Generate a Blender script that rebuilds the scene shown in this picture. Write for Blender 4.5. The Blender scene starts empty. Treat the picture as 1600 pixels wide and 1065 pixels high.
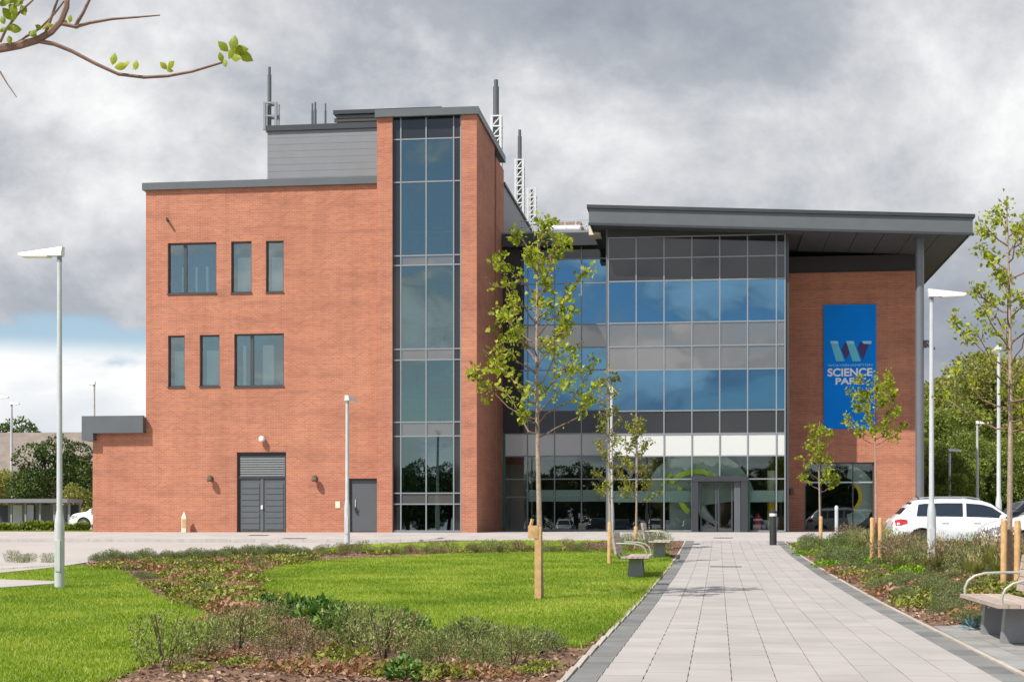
import bpy, bmesh, math, random
import numpy as np
from mathutils import Vector, Matrix

random.seed(7)
RNG = np.random.default_rng(11)
SC = bpy.context.scene
COL = SC.collection

# ------------------------------------------------------------------ camera
F_PX, CX, HZ = 2337.0, 800.0, 812.0          # focal length, centre column and horizon row in photo pixels
YAW = math.radians(7.31)
ZC = 0.50
cam_d = bpy.data.cameras.new('camera')
cam = bpy.data.objects.new('camera', cam_d); COL.objects.link(cam)
cam.location = (0, 0, ZC)
cam.rotation_euler = (math.radians(90), 0, YAW)
cam_d.sensor_width = 36.0
cam_d.lens = F_PX / 1600 * 36.0
cam_d.shift_y = (HZ - 532.5) / 1600
cam_d.clip_start = 0.1
cam_d.clip_end = 6000
SC.camera = cam
SC.render.resolution_x, SC.render.resolution_y = 1024, 681

# ------------------------------------------------------------------ sun and sky
SUN_AZ, SUN_EL = math.radians(50), math.radians(50)
v_sun = Vector((math.cos(SUN_AZ)*math.cos(SUN_EL), math.sin(SUN_AZ)*math.cos(SUN_EL), -math.sin(SUN_EL)))
sun_d = bpy.data.lights.new('sun', 'SUN'); sun_d.energy = 4.1; sun_d.angle = math.radians(0.53)
sun_d.color = (1.0, 0.95, 0.87)
sun = bpy.data.objects.new('sun', sun_d); COL.objects.link(sun)
sun.location = (-60, -50, 60)
sun.rotation_euler = v_sun.to_track_quat('-Z', 'Y').to_euler()

world = bpy.data.worlds.new('World'); SC.world = world; world.use_nodes = True
def build_world():
    nt = world.node_tree; N = nt.nodes; L = nt.links; N.clear()
    out = N.new('ShaderNodeOutputWorld')
    tc = N.new('ShaderNodeTexCoord')
    sky = N.new('ShaderNodeTexSky'); sky.sky_type = 'NISHITA'; sky.sun_disc = False
    sky.sun_elevation = SUN_EL; sky.sun_rotation = math.atan2(-v_sun.x, -v_sun.y)
    sky.air_density = 1.0; sky.dust_density = 0.6; sky.ozone_density = 1.5
    bg = N.new('ShaderNodeBackground'); bg.inputs['Strength'].default_value = 0.09
    L.new(sky.outputs[0], bg.inputs['Color'])
    sep = N.new('ShaderNodeSeparateXYZ'); L.new(tc.outputs['Generated'], sep.inputs[0])
    def math_(op, a, b=None, clamp=False):
        m = N.new('ShaderNodeMath'); m.operation = op; m.use_clamp = clamp
        for i, v in enumerate((a, b)):
            if v is None: continue
            if isinstance(v, (int, float)): m.inputs[i].default_value = v
            else: L.new(v, m.inputs[i])
        return m.outputs[0]
    def ramp(x, a, b, lo=0.0, hi=1.0):
        m = N.new('ShaderNodeMapRange'); m.interpolation_type = 'SMOOTHSTEP'
        m.inputs['From Min'].default_value = a; m.inputs['From Max'].default_value = b
        m.inputs['To Min'].default_value = lo; m.inputs['To Max'].default_value = hi
        L.new(x, m.inputs['Value']); return m.outputs[0]
    zpos = math_('MAXIMUM', sep.outputs['Z'], 0.0)
    den = math_('ADD', zpos, 0.16)
    u = math_('DIVIDE', sep.outputs['X'], den)
    w = math_('DIVIDE', sep.outputs['Y'], den)
    cmb = N.new('ShaderNodeCombineXYZ'); L.new(u, cmb.inputs[0]); L.new(w, cmb.inputs[1])
    def noise(vec, scale, detail, rough, off=(0, 0, 0), dist=0.0, sc3=(1, 1, 1)):
        mp = N.new('ShaderNodeMapping'); L.new(vec, mp.inputs[0])
        mp.inputs['Location'].default_value = off; mp.inputs['Scale'].default_value = sc3
        n = N.new('ShaderNodeTexNoise'); n.inputs['Scale'].default_value = scale
        n.inputs['Detail'].default_value = detail; n.inputs['Roughness'].default_value = rough
        n.inputs['Distortion'].default_value = dist
        L.new(mp.outputs[0], n.inputs['Vector']); return n.outputs['Fac']
    P = cmb.outputs[0]
    big = noise(P, 0.62, 5, 0.5, (3.1, 1.7, 0), 0.25)
    med = noise(P, 1.7, 7, 0.52, (0.4, 5.2, 0), 0.3)
    low = noise(tc.outputs['Generated'], 7.0, 7, 0.5, (1.9, 0.3, 0.6), 0.2, (1, 1, 2.4))
    bil = noise(tc.outputs['Generated'], 5.0, 12, 0.61, (0.7, 2.3, 0.2), 0.15, (1, 1, 1.35))
    tone0 = math_('ADD', math_('MULTIPLY', big, 0.24), math_('MULTIPLY', med, 0.14))
    tone = math_('ADD', tone0, math_('MULTIPLY', bil, 0.86))
    tone = math_('SUBTRACT', tone, 0.125)
    low2 = noise(tc.outputs['Generated'], 12.0, 7, 0.52, (0.35, 0.1, 0.4), 0.3, (1, 1, 1.8))
    # the rain-cloud deck: ahead it covers the sky down to a ragged lower edge; behind, where the sun stands, it breaks up
    edge = math_('ADD', sep.outputs['Z'], math_('MULTIPLY', math_('SUBTRACT', bil, 0.5), 0.10))
    left = ramp(sep.outputs['X'], -0.32, -0.05, 0.0, 0.22)
    deckz = math_('ADD', edge, left)
    deck = ramp(deckz, 0.126, 0.136)
    base_shade = ramp(deckz, 0.125, 0.27, -0.112, -0.010)
    ahead = ramp(sep.outputs['Y'], -0.45, 0.35)
    broken = ramp(tone, 0.52, 0.64)
    mixd = N.new('ShaderNodeMix'); mixd.data_type = 'FLOAT'
    L.new(ahead, mixd.inputs[0]); L.new(broken, mixd.inputs[2]); L.new(deck, mixd.inputs[3])
    deck_cov = mixd.outputs[0]
    cumul = math_('MULTIPLY', ramp(low, 0.46, 0.54), ramp(sep.outputs['Z'], 0.118, 0.10))
    fair = ramp(math_('ADD', sep.outputs['Z'], math_('MULTIPLY', math_('SUBTRACT', low, 0.5), 0.07)), 0.096, 0.091)
    cumul = math_('MAXIMUM', cumul, math_('MULTIPLY', math_('MULTIPLY', fair, 0.93), ahead))
    heaps = math_('MULTIPLY', ramp(low2, 0.44, 0.53), ramp(sep.outputs['Z'], 0.5, 0.25))
    cumul = math_('MAXIMUM', cumul, math_('MULTIPLY', heaps, math_('SUBTRACT', 1.0, ahead)))
    # deck colour: lighter where thin, darker blue grey where thick
    rc = N.new('ShaderNodeValToRGB'); L.new(math_('ADD', tone, math_('MULTIPLY', base_shade, ahead)), rc.inputs[0])
    e = rc.color_ramp.elements
    e[0].position = 0.30; e[0].color = (0.235, 0.26, 0.305, 1)
    e[1].position = 0.635; e[1].color = (0.70, 0.70, 0.70, 1)
    x = rc.color_ramp.elements.new(0.42); x.color = (0.33, 0.35, 0.385, 1)
    x = rc.color_ramp.elements.new(0.51); x.color = (0.475, 0.485, 0.505, 1)
    mixl = N.new('ShaderNodeMix'); mixl.data_type = 'FLOAT'
    L.new(ahead, mixl.inputs[0]); L.new(ramp(low2, 0.40, 0.62, 0.15, 0.85), mixl.inputs[2]); L.new(low, mixl.inputs[3])
    rl = N.new('ShaderNodeValToRGB'); L.new(mixl.outputs[0], rl.inputs[0])
    x = rl.color_ramp.elements.new(0.80); x.color = (1.0, 1.0, 1.0, 1)
    e = rl.color_ramp.elements
    e[0].position = 0.20; e[0].color = (0.40, 0.44, 0.50, 1)
    e[1].position = 0.60; e[1].color = (0.74, 0.74, 0.74, 1)
    bd = N.new('ShaderNodeBackground'); L.new(rc.outputs[0], bd.inputs['Color'])
    bc = N.new('ShaderNodeBackground'); L.new(rl.outputs[0], bc.inputs['Color'])
    m1 = N.new('ShaderNodeMixShader'); L.new(cumul, m1.inputs[0]); L.new(bg.outputs[0], m1.inputs[1]); L.new(bc.outputs[0], m1.inputs[2])
    m2 = N.new('ShaderNodeMixShader'); L.new(deck_cov, m2.inputs[0]); L.new(m1.outputs[0], m2.inputs[1]); L.new(bd.outputs[0], m2.inputs[2])
    L.new(m2.outputs[0], out.inputs['Surface'])
build_world()
SC.view_settings.view_transform = 'Standard'
SC.view_settings.look = 'None'
SC.view_settings.exposure = 0.50
SC.view_settings.gamma = 1.0
SC.cycles.use_denoising = True
SC.cycles.max_bounces = 8
SC.cycles.transparent_max_bounces = 16

# ------------------------------------------------------------------ projection helpers (measure the place from the photograph)
SA, CA = math.sin(YAW), math.cos(YAW)
def ray(px, py):
    xc = (px - CX) / F_PX; yc = (HZ - py) / F_PX
    return (-SA + xc*CA, CA + xc*SA, yc)
def at(px, py, Y):
    r = ray(px, py); d = Y / r[1]
    return Vector((r[0]*d, Y, ZC + r[2]*d))
def atd(px, py, d):
    r = ray(px, py); return Vector((r[0]*d, r[1]*d, ZC + r[2]*d))
def X_(px, Y): return at(px, 800, Y).x
def Z_(px, py, Y): return at(px, py, Y).z
PY = [-400, 14, 25, 35, 45, 52, 58, 61, 2000]
PZ = [-.95, -.95, -.88, -.75, -.55, -.30, -.03, 0, 0]
def zs(X, Y):
    p = np.interp(Y, PY, PZ)
    q = np.maximum(p, -.40)
    t = np.clip((np.asarray(X) - 4.0) / 2.5, 0, 1)
    return p + (q - p) * t
def G(px, py, dz=0.0):
    r = ray(px, py)
    d = np.arange(3, 400, .02)
    X, Y, Z = r[0]*d, r[1]*d, ZC + r[2]*d
    hit = np.nonzero(Z <= zs(X, Y) + dz)[0]
    i = hit[0] if len(hit) else len(d) - 1
    return Vector((X[i], Y[i], float(zs(X[i], Y[i]))))

# ------------------------------------------------------------------ materials
M = {}
def _nodes(name):
    m = bpy.data.materials.new(name); m.use_nodes = True
    nt = m.node_tree; nt.nodes.clear(); M[name] = m
    return m, nt, nt.nodes, nt.links
def _bump(N, L, height, strength, dist=0.01):
    b = N.new('ShaderNodeBump'); b.inputs['Strength'].default_value = strength; b.inputs['Distance'].default_value = dist
    L.new(height, b.inputs['Height']); return b.outputs[0]
def _noise(N, L, vec, scale, detail=4, rough=.55):
    n = N.new('ShaderNodeTexNoise'); n.inputs['Scale'].default_value = scale
    n.inputs['Detail'].default_value = detail; n.inputs['Roughness'].default_value = rough
    L.new(vec, n.inputs['Vector']); return n.outputs['Fac']
def _ramp(N, L, fac, stops):
    r = N.new('ShaderNodeValToRGB'); L.new(fac, r.inputs[0])
    el = r.color_ramp.elements
    while len(el) < len(stops): el.new(0.5)
    for e, (p, c) in zip(el, stops):
        e.position = p; e.color = (*c, 1)
    return r.outputs[0]
def _mixc(N, L, fac, a, b, mode='MIX'):
    m = N.new('ShaderNodeMix'); m.data_type = 'RGBA'; m.blend_type = mode
    for i, v in ((0, fac), (6, a), (7, b)):
        if isinstance(v, (int, float)): m.inputs[i].default_value = v
        elif isinstance(v, tuple): m.inputs[i].default_value = (*v, 1)
        else: L.new(v, m.inputs[i])
    return m.outputs[2]
def mat(name, col, rough=.6, metal=0., var=.12, scale=6., bump=0., spec=.5, coat=0., rnd=0.):
    m, nt, N, L = _nodes(name)
    o = N.new('ShaderNodeOutputMaterial'); p = N.new('ShaderNodeBsdfPrincipled'); L.new(p.outputs[0], o.inputs[0])
    p.inputs['Roughness'].default_value = rough; p.inputs['Metallic'].default_value = metal
    p.inputs['Specular IOR Level'].default_value = spec; p.inputs['Coat Weight'].default_value = coat
    g = N.new('ShaderNodeNewGeometry')
    n = _noise(N, L, g.outputs['Position'], scale)
    c = _ramp(N, L, n, [(.3, tuple(v*(1-var) for v in col)), (.7, tuple(min(1, v*(1+var)) for v in col))])
    if rnd:
        oi = N.new('ShaderNodeObjectInfo')
        a = N.new('ShaderNodeMath'); a.operation = 'ADD'
        L.new(oi.outputs['Random'], a.inputs[0]); L.new(g.outputs['Random Per Island'], a.inputs[1])
        fr = N.new('ShaderNodeMath'); fr.operation = 'FRACT'; L.new(a.outputs[0], fr.inputs[0])
        hs = N.new('ShaderNodeMapRange'); L.new(fr.outputs[0], hs.inputs[0])
        hs.inputs['To Min'].default_value = 1-rnd; hs.inputs['To Max'].default_value = 1+rnd
        hv = N.new('ShaderNodeHueSaturation'); L.new(hs.outputs[0], hv.inputs['Value']); L.new(c, hv.inputs['Color'])
        c = hv.outputs[0]
    L.new(c, p.inputs['Base Color'])
    if bump:
        L.new(_bump(N, L, _noise(N, L, g.outputs['Position'], scale*6, 6), bump), p.inputs['Normal'])
    return m

def brick_mat(name, c1, c2, mortar):
    m, nt, N, L = _nodes(name)
    o = N.new('ShaderNodeOutputMaterial'); p = N.new('ShaderNodeBsdfPrincipled'); L.new(p.outputs[0], o.inputs[0])
    p.inputs['Roughness'].default_value = .85; p.inputs['Specular IOR Level'].default_value = .25
    g = N.new('ShaderNodeNewGeometry')
    sp = N.new('ShaderNodeSeparateXYZ'); L.new(g.outputs['Position'], sp.inputs[0])
    sn = N.new('ShaderNodeSeparateXYZ'); L.new(g.outputs['True Normal'], sn.inputs[0])
    ab = N.new('ShaderNodeMath'); ab.operation = 'ABSOLUTE'; L.new(sn.outputs['X'], ab.inputs[0])
    gt = N.new('ShaderNodeMath'); gt.operation = 'GREATER_THAN'; gt.inputs[1].default_value = .5; L.new(ab.outputs[0], gt.inputs[0])
    mx = N.new('ShaderNodeMix'); L.new(gt.outputs[0], mx.inputs[0]); L.new(sp.outputs['X'], mx.inputs[2]); L.new(sp.outputs['Y'], mx.inputs[3])
    cb = N.new('ShaderNodeCombineXYZ'); L.new(mx.outputs[0], cb.inputs[0]); L.new(sp.outputs['Z'], cb.inputs[1])
    b = N.new('ShaderNodeTexBrick'); L.new(cb.outputs[0], b.inputs['Vector'])
    b.inputs['Scale'].default_value = 1.0; b.inputs['Brick Width'].default_value = .225; b.inputs['Row Height'].default_value = .075
    b.inputs['Mortar Size'].default_value = .006; b.inputs['Mortar Smooth'].default_value = .15; b.inputs['Bias'].default_value = -.1
    b.inputs['Color1'].default_value = (*c1, 1); b.inputs['Color2'].default_value = (*c2, 1); b.inputs['Mortar'].default_value = (*mortar, 1)
    mp = N.new('ShaderNodeMapping'); L.new(cb.outputs[0], mp.inputs[0]); mp.inputs['Scale'].default_value = (.35, 1.6, 1)
    n1 = _noise(N, L, mp.outputs[0], 1.1, 6, .6)
    c = _mixc(N, L, 1.0, b.outputs['Color'], _ramp(N, L, n1, [(.26, (.78, .77, .78)), (.48, (1, 1, 1)), (.74, (1.13, 1.13, 1.08))]), 'MULTIPLY')
    # a few whole courses of a paler brick batch, and rain-washed weathering
    mp2 = N.new('ShaderNodeMapping'); L.new(cb.outputs[0], mp2.inputs[0]); mp2.inputs['Scale'].default_value = (.06, 13.33, 1)
    n2 = _noise(N, L, mp2.outputs[0], 1.0, 2, .5)
    c = _mixc(N, L, 1.0, c, _ramp(N, L, n2, [(.35, (.93, .92, .92)), (.62, (1, 1, 1)), (.72, (1.06, 1.06, 1.06))]), 'MULTIPLY')
    # faint vertical rain streaks and broad tonal drift between brick batches
    mp3 = N.new('ShaderNodeMapping'); L.new(cb.outputs[0], mp3.inputs[0]); mp3.inputs['Scale'].default_value = (2.2, .10, 1)
    c = _mixc(N, L, 1.0, c, _ramp(N, L, _noise(N, L, mp3.outputs[0], 1.0, 4, .6), [(.32, (.90, .90, .90)), (.52, (1, 1, 1)), (.8, (1.05, 1.05, 1.05))]), 'MULTIPLY')
    c = _mixc(N, L, 1.0, c, _ramp(N, L, _noise(N, L, cb.outputs[0], .22, 3, .5), [(.3, (.93, .91, .88)), (.7, (1.05, 1.08, 1.02))]), 'MULTIPLY')
    L.new(c, p.inputs['Base Color'])
    L.new(_bump(N, L, b.outputs['Fac'], -.5, .006), p.inputs['Normal'])
    return m

def glass_mat(name, refl, tint_r, tint_t, dif=None, dif_fac=0., ripple=.0, rough=.0):
    """coated glass: mirror part + see-through part (+ opaque backing for spandrels)"""
    m, nt, N, L = _nodes(name)
    o = N.new('ShaderNodeOutputMaterial')
    gl = N.new('ShaderNodeBsdfGlossy'); gl.inputs['Color'].default_value = (*tint_r, 1); gl.inputs['Roughness'].default_value = rough
    if ripple:
        g = N.new('ShaderNodeNewGeometry')
        oi = N.new('ShaderNodeObjectInfo')
        va = N.new('ShaderNodeVectorMath'); va.operation = 'SCALE'; va.inputs[0].default_value = (37., 11., 23.)
        L.new(oi.outputs['Random'], va.inputs['Scale'])
        vb = N.new('ShaderNodeVectorMath'); vb.operation = 'ADD'; L.new(va.outputs[0], vb.inputs[0]); L.new(g.outputs['Position'], vb.inputs[1])
        L.new(_bump(N, L, _noise(N, L, vb.outputs[0], .5, 1, .4), ripple, .05), gl.inputs['Normal'])
    if dif is None:
        b = N.new('ShaderNodeBsdfTransparent'); b.inputs['Color'].default_value = (*tint_t, 1)
    else:
        b = N.new('ShaderNodeBsdfDiffuse'); b.inputs['Color'].default_value = (*dif, 1)
    fr = N.new('ShaderNodeFresnel'); fr.inputs['IOR'].default_value = 1.5
    mr = N.new('ShaderNodeMapRange'); L.new(fr.outputs[0], mr.inputs[0])
    mr.inputs['From Min'].default_value = .04; mr.inputs['From Max'].default_value = 1.0
    mr.inputs['To Min'].default_value = refl; mr.inputs['To Max'].default_value = 1.0
    mix = N.new('ShaderNodeMixShader'); L.new(mr.outputs[0], mix.inputs[0]); L.new(b.outputs[0], mix.inputs[1]); L.new(gl.outputs[0], mix.inputs[2])
    L.new(mix.outputs[0], o.inputs[0])
    return m

def leaf_mat(name, cols, trans=.35, scale=2.5, rnd=.25):
    m, nt, N, L = _nodes(name)
    o = N.new('ShaderNodeOutputMaterial')
    g = N.new('ShaderNodeNewGeometry')
    n = _noise(N, L, g.outputs['Position'], scale, 3)
    ad = N.new('ShaderNodeMath'); ad.operation = 'MULTIPLY_ADD'; L.new(g.outputs['Random Per Island'], ad.inputs[0]); ad.inputs[1].default_value = rnd*1.6
    sb = N.new('ShaderNodeMath'); sb.operation = 'SUBTRACT'; L.new(n, sb.inputs[0]); sb.inputs[1].default_value = rnd*.8
    L.new(sb.outputs[0], ad.inputs[2])
    k = len(cols)
    c = _ramp(N, L, ad.outputs[0], [(.25 + .5*i/(k-1), cols[i]) for i in range(k)])
    d = N.new('ShaderNodeBsdfPrincipled'); d.inputs['Roughness'].default_value = .5; d.inputs['Specular IOR Level'].default_value = .35
    L.new(c, d.inputs['Base Color'])
    t = N.new('ShaderNodeBsdfTranslucent'); L.new(_mixc(N, L, 1., c, (1.25, 1.15, .55), 'MULTIPLY'), t.inputs['Color'])
    x = N.new('ShaderNodeMixShader'); x.inputs[0].default_value = trans
    L.new(d.outputs[0], x.inputs[1]); L.new(t.outputs[0], x.inputs[2]); L.new(x.outputs[0], o.inputs[0])
    return m

def ground_mat(name, stops, scale, fine, bump=.3, rough=.9, warp=None):
    m, nt, N, L = _nodes(name)
    o = N.new('ShaderNodeOutputMaterial'); p = N.new('ShaderNodeBsdfPrincipled'); L.new(p.outputs[0], o.inputs[0])
    p.inputs['Roughness'].default_value = rough; p.inputs['Specular IOR Level'].default_value = .2
    g = N.new('ShaderNodeNewGeometry')
    n1 = _noise(N, L, g.outputs['Position'], scale, 5); n2 = _noise(N, L, g.outputs['Position'], fine, 5, .65)
    mm = N.new('ShaderNodeMath'); mm.operation = 'MULTIPLY_ADD'; L.new(n2, mm.inputs[0]); mm.inputs[1].default_value = .6
    s = N.new('ShaderNodeMath'); s.operation = 'MULTIPLY'; L.new(n1, s.inputs[0]); s.inputs[1].default_value = .4
    L.new(s.outputs[0], mm.inputs[2])
    L.new(_ramp(N, L, mm.outputs[0], stops), p.inputs['Base Color'])
    L.new(_bump(N, L, n2, bump, .02), p.inputs['Normal'])
    return m

brick_mat('brick', (.465, .178, .112), (.38, .137, .088), (.44, .29, .215))
mat('grey_metal', (.10, .112, .12), .42, .0, .06, 1.5, spec=.5)
mat('grey_metal_light', (.24, .255, .27), .5, .0, .05, 1.5)
mat('plank_grey', (.195, .205, .215), .55, .0, .05, 1.5)
mat('column_grey', (.15, .16, .175), .4, .2, .05, 2)
mat('dark_metal', (.035, .04, .045), .45, .0, .08, 2)
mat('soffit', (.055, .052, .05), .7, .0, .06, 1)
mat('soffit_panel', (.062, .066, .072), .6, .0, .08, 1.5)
mat('dark_cladding', (.030, .026, .026), .6, 0, .1, 1)
mat('frame_grey', (.25, .275, .29), .4, .2, .05, 2)
mat('aluminium', (.42, .45, .46), .4, .5, .05, 2)
mat('mullion_dark', (.06, .07, .075), .4, .2, .05, 2)
mat('galvanised', (.52, .54, .55), .45, .15, .08, 3)
mat('lamp_white', (.72, .73, .72), .45, 0, .04, 3)
mat('diffuser', (.80, .78, .74), .35, 0, .03, 3)
mat('door_grey', (.085, .095, .103), .45, 0, .05, 2)
mat('white_paint', (.78, .78, .76), .5, 0, .04, 2)
mat('blind_white', (.70, .73, .72), .7, 0, .05, 2)
mat('interior_floor', (.20, .20, .19), .4, 0, .1, 1)
mat('interior_wall', (.42, .44, .42), .8, 0, .08, .4)
mat('stair_paint', (.20, .215, .20), .8, 0, .08, .4)
mat('interior_dark', (.045, .05, .047), .8, 0, .2, .5)
mat('green_frame', (.03, .14, .08), .4, 0, .05, 2)
mat('lime', (.62, .82, .04), .5, 0, .05, 2)
mat('yellow', (.85, .52, .03), .5, 0, .05, 2)
mat('disc_grey', (.40, .45, .42), .6, 0, .08, 1)
mat('bronze', (.16, .11, .08), .35, .3, .3, 3)
mat('cream', (.68, .62, .48), .6, 0, .08, 3)
mat('red_paint', (.55, .02, .03), .4, 0, .05, 3)
mat('banner_blue', (.001, .215, .74), .8, 0, .06, .8, spec=.15)
mat('logo_cyan', (.12, .50, .62), .55, 0, .04, 3)
mat('logo_pale', (.30, .62, .74), .55, 0, .04, 3)
mat('logo_navy', (.035, .025, .13), .55, 0, .04, 3)
mat('text_white', (.78, .80, .82), .55, 0, .03, 3)
mat('stake_wood', (.52, .32, .14), .7, 0, .22, 9, bump=.3)
mat('bench_wood', (.42, .34, .29), .7, 0, .18, 12, bump=.3, rnd=.12)
mat('bench_metal', (.26, .265, .27), .45, .3, .06, 4)
mat('bench_tube', (.50, .50, .42), .35, .5, .06, 4)
mat('concrete', (.46, .45, .43), .8, 0, .1, 5, bump=.2)
mat('bark', (.34, .26, .20), .85, 0, .3, 25, bump=.5)
mat('bark_dark', (.11, .085, .065), .9, 0, .3, 10, bump=.5)
mat('lattice', (.66, .67, .67), .5, 0, .05, 3)
mat('twig', (.20, .12, .085), .8, 0, .25, 20)
mat('twig_brown', (.13, .085, .06), .85, 0, .25, 20)
mat('strap', (.03, .03, .03), .7)
mat('slab', (.36, .333, .315), .8, 0, .08, 1.1, bump=.15, rnd=.055)
mat('sett', (.165, .165, .16), .8, 0, .14, 2.5, bump=.3, rnd=.18)
mat('pad_block', (.27, .262, .25), .8, 0, .12, 3, bump=.25, rnd=.12)
mat('edging', (.42, .375, .32), .8, 0, .1, 4, bump=.2, rnd=.08)
mat('kerb_stone', (.42, .40, .38), .8, 0, .1, 4, bump=.2, rnd=.06)
mat('joint_sand', (.30, .28, .265), .95, 0, .2, 8, bump=.3)
mat('car_white', (.78, .79, .80), .25, 0, .01, 1, coat=.6)
mat('car_dark', (.03, .035, .045), .25, .2, .02, 1, coat=.6)
mat('car_silver', (.38, .40, .42), .3, .5, .02, 1, coat=.6)
mat('car_blue', (.04, .09, .22), .25, .2, .02, 1, coat=.6)
mat('tyre', (.02, .02, .02), .8, 0, .1, 8)
mat('rim', (.38, .39, .40), .3, .8, .03, 4)
mat('black_plastic', (.025, .025, .027), .5, 0, .1, 6)
mat('tail_red', (.50, .015, .02), .15, 0, .15, 14, coat=.5)
mat('headlight', (.35, .38, .42), .08, .3, .2, 20, coat=1.)
mat('plate_yellow', (.70, .55, .08), .5)
mat('roof_tile', (.20, .165, .14), .85, 0, .2, 1.2, bump=.3)
mat('render_wall', (.46, .42, .36), .85, 0, .1, 1)
mat('shelter', (.20, .19, .22), .5, 0, .1, 2)
mat('rust', (.30, .22, .18), .8, 0, .3, 8)
glass_mat('glass_vision', .46, (.20, .43, .66), (.12, .22, .30), ripple=.12)
glass_mat('glass_tower', .19, (.62, .82, .88), (.46, .56, .53), ripple=.10)
glass_mat('glass_clear', .06, (.85, .95, .97), (.94, .98, .96), ripple=.04)
glass_mat('glass_window', .15, (.85, .97, 1.0), (.80, .87, .87), ripple=.04)
glass_mat('spandrel', .16, (.9, .92, .95), None, dif=(.095, .092, .09), ripple=.45, rough=.04)
glass_mat('spandrel_dark', .05, (.9, .92, .95), None, dif=(.024, .024, .026), ripple=.10, rough=.05)
glass_mat('spandrel_white', .06, (.9, .92, .95), None, dif=(.60, .61, .59), rough=.1)
glass_mat('car_glass', .10, (.9, .95, 1.0), None, dif=(.02, .025, .03))
glass_mat('frosted', .06, (.9, .95, .95), None, dif=(.36, .45, .42), rough=.2)
leaf_mat('leaf_young', [(.14, .20, .015), (.28, .35, .025), (.46, .50, .05)], .45, 3.0, .4)
leaf_mat('leaf_olive', [(.12, .14, .022), (.22, .235, .035), (.36, .35, .07)], .35, 3.0)
leaf_mat('leaf_dark', [(.03, .06, .014), (.06, .105, .022), (.12, .17, .04)], .22, .7)
leaf_mat('leaf_willow', [(.12, .155, .035), (.25, .275, .075), (.42, .40, .13)], .38, .35)
leaf_mat('leaf_mid', [(.09, .135, .03), (.19, .245, .05), (.33, .37, .09)], .35, .5)
leaf_mat('leaf_hedge', [(.10, .16, .02), (.19, .26, .03), (.30, .34, .05)], .3, 1.5)
leaf_mat('leaf_glossy', [(.03, .09, .015), (.08, .18, .03), (.24, .38, .08)], .25, 5)
leaf_mat('leaf_heather', [(.09, .125, .035), (.18, .225, .065), (.31, .34, .12)], .2, 5)
leaf_mat('leaf_heather_green', [(.07, .105, .04), (.14, .19, .065), (.26, .28, .11)], .2, 5)
leaf_mat('leaf_russet', [(.17, .14, .04), (.34, .20, .11), (.46, .22, .17)], .25, 2.2, .35)
leaf_mat('leaf_ground', [(.10, .14, .02), (.21, .24, .035), (.36, .35, .08)], .25, 2.2, .35)
leaf_mat('leaf_grassy', [(.09, .115, .025), (.18, .20, .04), (.32, .29, .09)], .3, 2.5)
leaf_mat('leaf_brown', [(.11, .085, .04), (.22, .165, .09), (.36, .27, .16)], .2, 5)
leaf_mat('leaf_blue', [(.03, .09, .11), (.06, .16, .18), (.12, .24, .25)], .1, 5)
leaf_mat('leaf_bright', [(.10, .20, .015), (.18, .33, .02), (.27, .42, .035)], .3, 3)
leaf_mat('seed_head', [(.35, .28, .14), (.50, .42, .24), (.62, .54, .36)], .3, 4)
leaf_mat('grass_blade', [(.115, .195, .012), (.19, .30, .018), (.27, .37, .03), (.41, .46, .08)], .3, .55, .30)
leaf_mat('mulch_chip', [(.10, .055, .035), (.23, .14, .09), (.42, .29, .20)], .02, 6, .45)
ground_mat('lawn_soil', [(.3, (.11, .185, .012)), (.5, (.19, .285, .016)), (.7, (.32, .39, .045))], .35, 16)
ground_mat('mulch', [(.32, (.08, .045, .03)), (.5, (.18, .105, .07)), (.68, (.31, .20, .14))], 1.5, 34, .8)
ground_mat('asphalt_pale', [(.3, (.355, .325, .30)), (.5, (.41, .375, .35)), (.7, (.45, .415, .39))], .25, 40, .15)
ground_mat('asphalt', [(.3, (.07, .07, .07)), (.5, (.10, .10, .10)), (.7, (.14, .138, .135))], .3, 40, .2)
ground_mat('verge', [(.3, (.09, .13, .02)), (.5, (.15, .19, .03)), (.7, (.22, .24, .05))], .3, 8, .5)
def paving_mat(name, w, h, col, mortar):
    m, nt, N, L = _nodes(name)
    o = N.new('ShaderNodeOutputMaterial'); p = N.new('ShaderNodeBsdfPrincipled'); L.new(p.outputs[0], o.inputs[0])
    p.inputs['Roughness'].default_value = .85; p.inputs['Specular IOR Level'].default_value = .25
    g = N.new('ShaderNodeNewGeometry')
    b = N.new('ShaderNodeTexBrick'); L.new(g.outputs['Position'], b.inputs['Vector'])
    b.inputs['Scale'].default_value = 1; b.inputs['Brick Width'].default_value = w; b.inputs['Row Height'].default_value = h
    b.inputs['Mortar Size'].default_value = .006
    b.inputs['Color1'].default_value = (*col, 1); b.inputs['Color2'].default_value = (*(v*.88 for v in col), 1); b.inputs['Mortar'].default_value = (*mortar, 1)
    n = _noise(N, L, g.outputs['Position'], .7, 5)
    L.new(_mixc(N, L, 1., b.outputs['Color'], _ramp(N, L, n, [(.3, (.88, .88, .88)), (.7, (1.05, 1.05, 1.05))]), 'MULTIPLY'), p.inputs['Base Color'])
paving_mat('paving', .6, .45, (.46, .425, .40), (.30, .28, .26))

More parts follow.
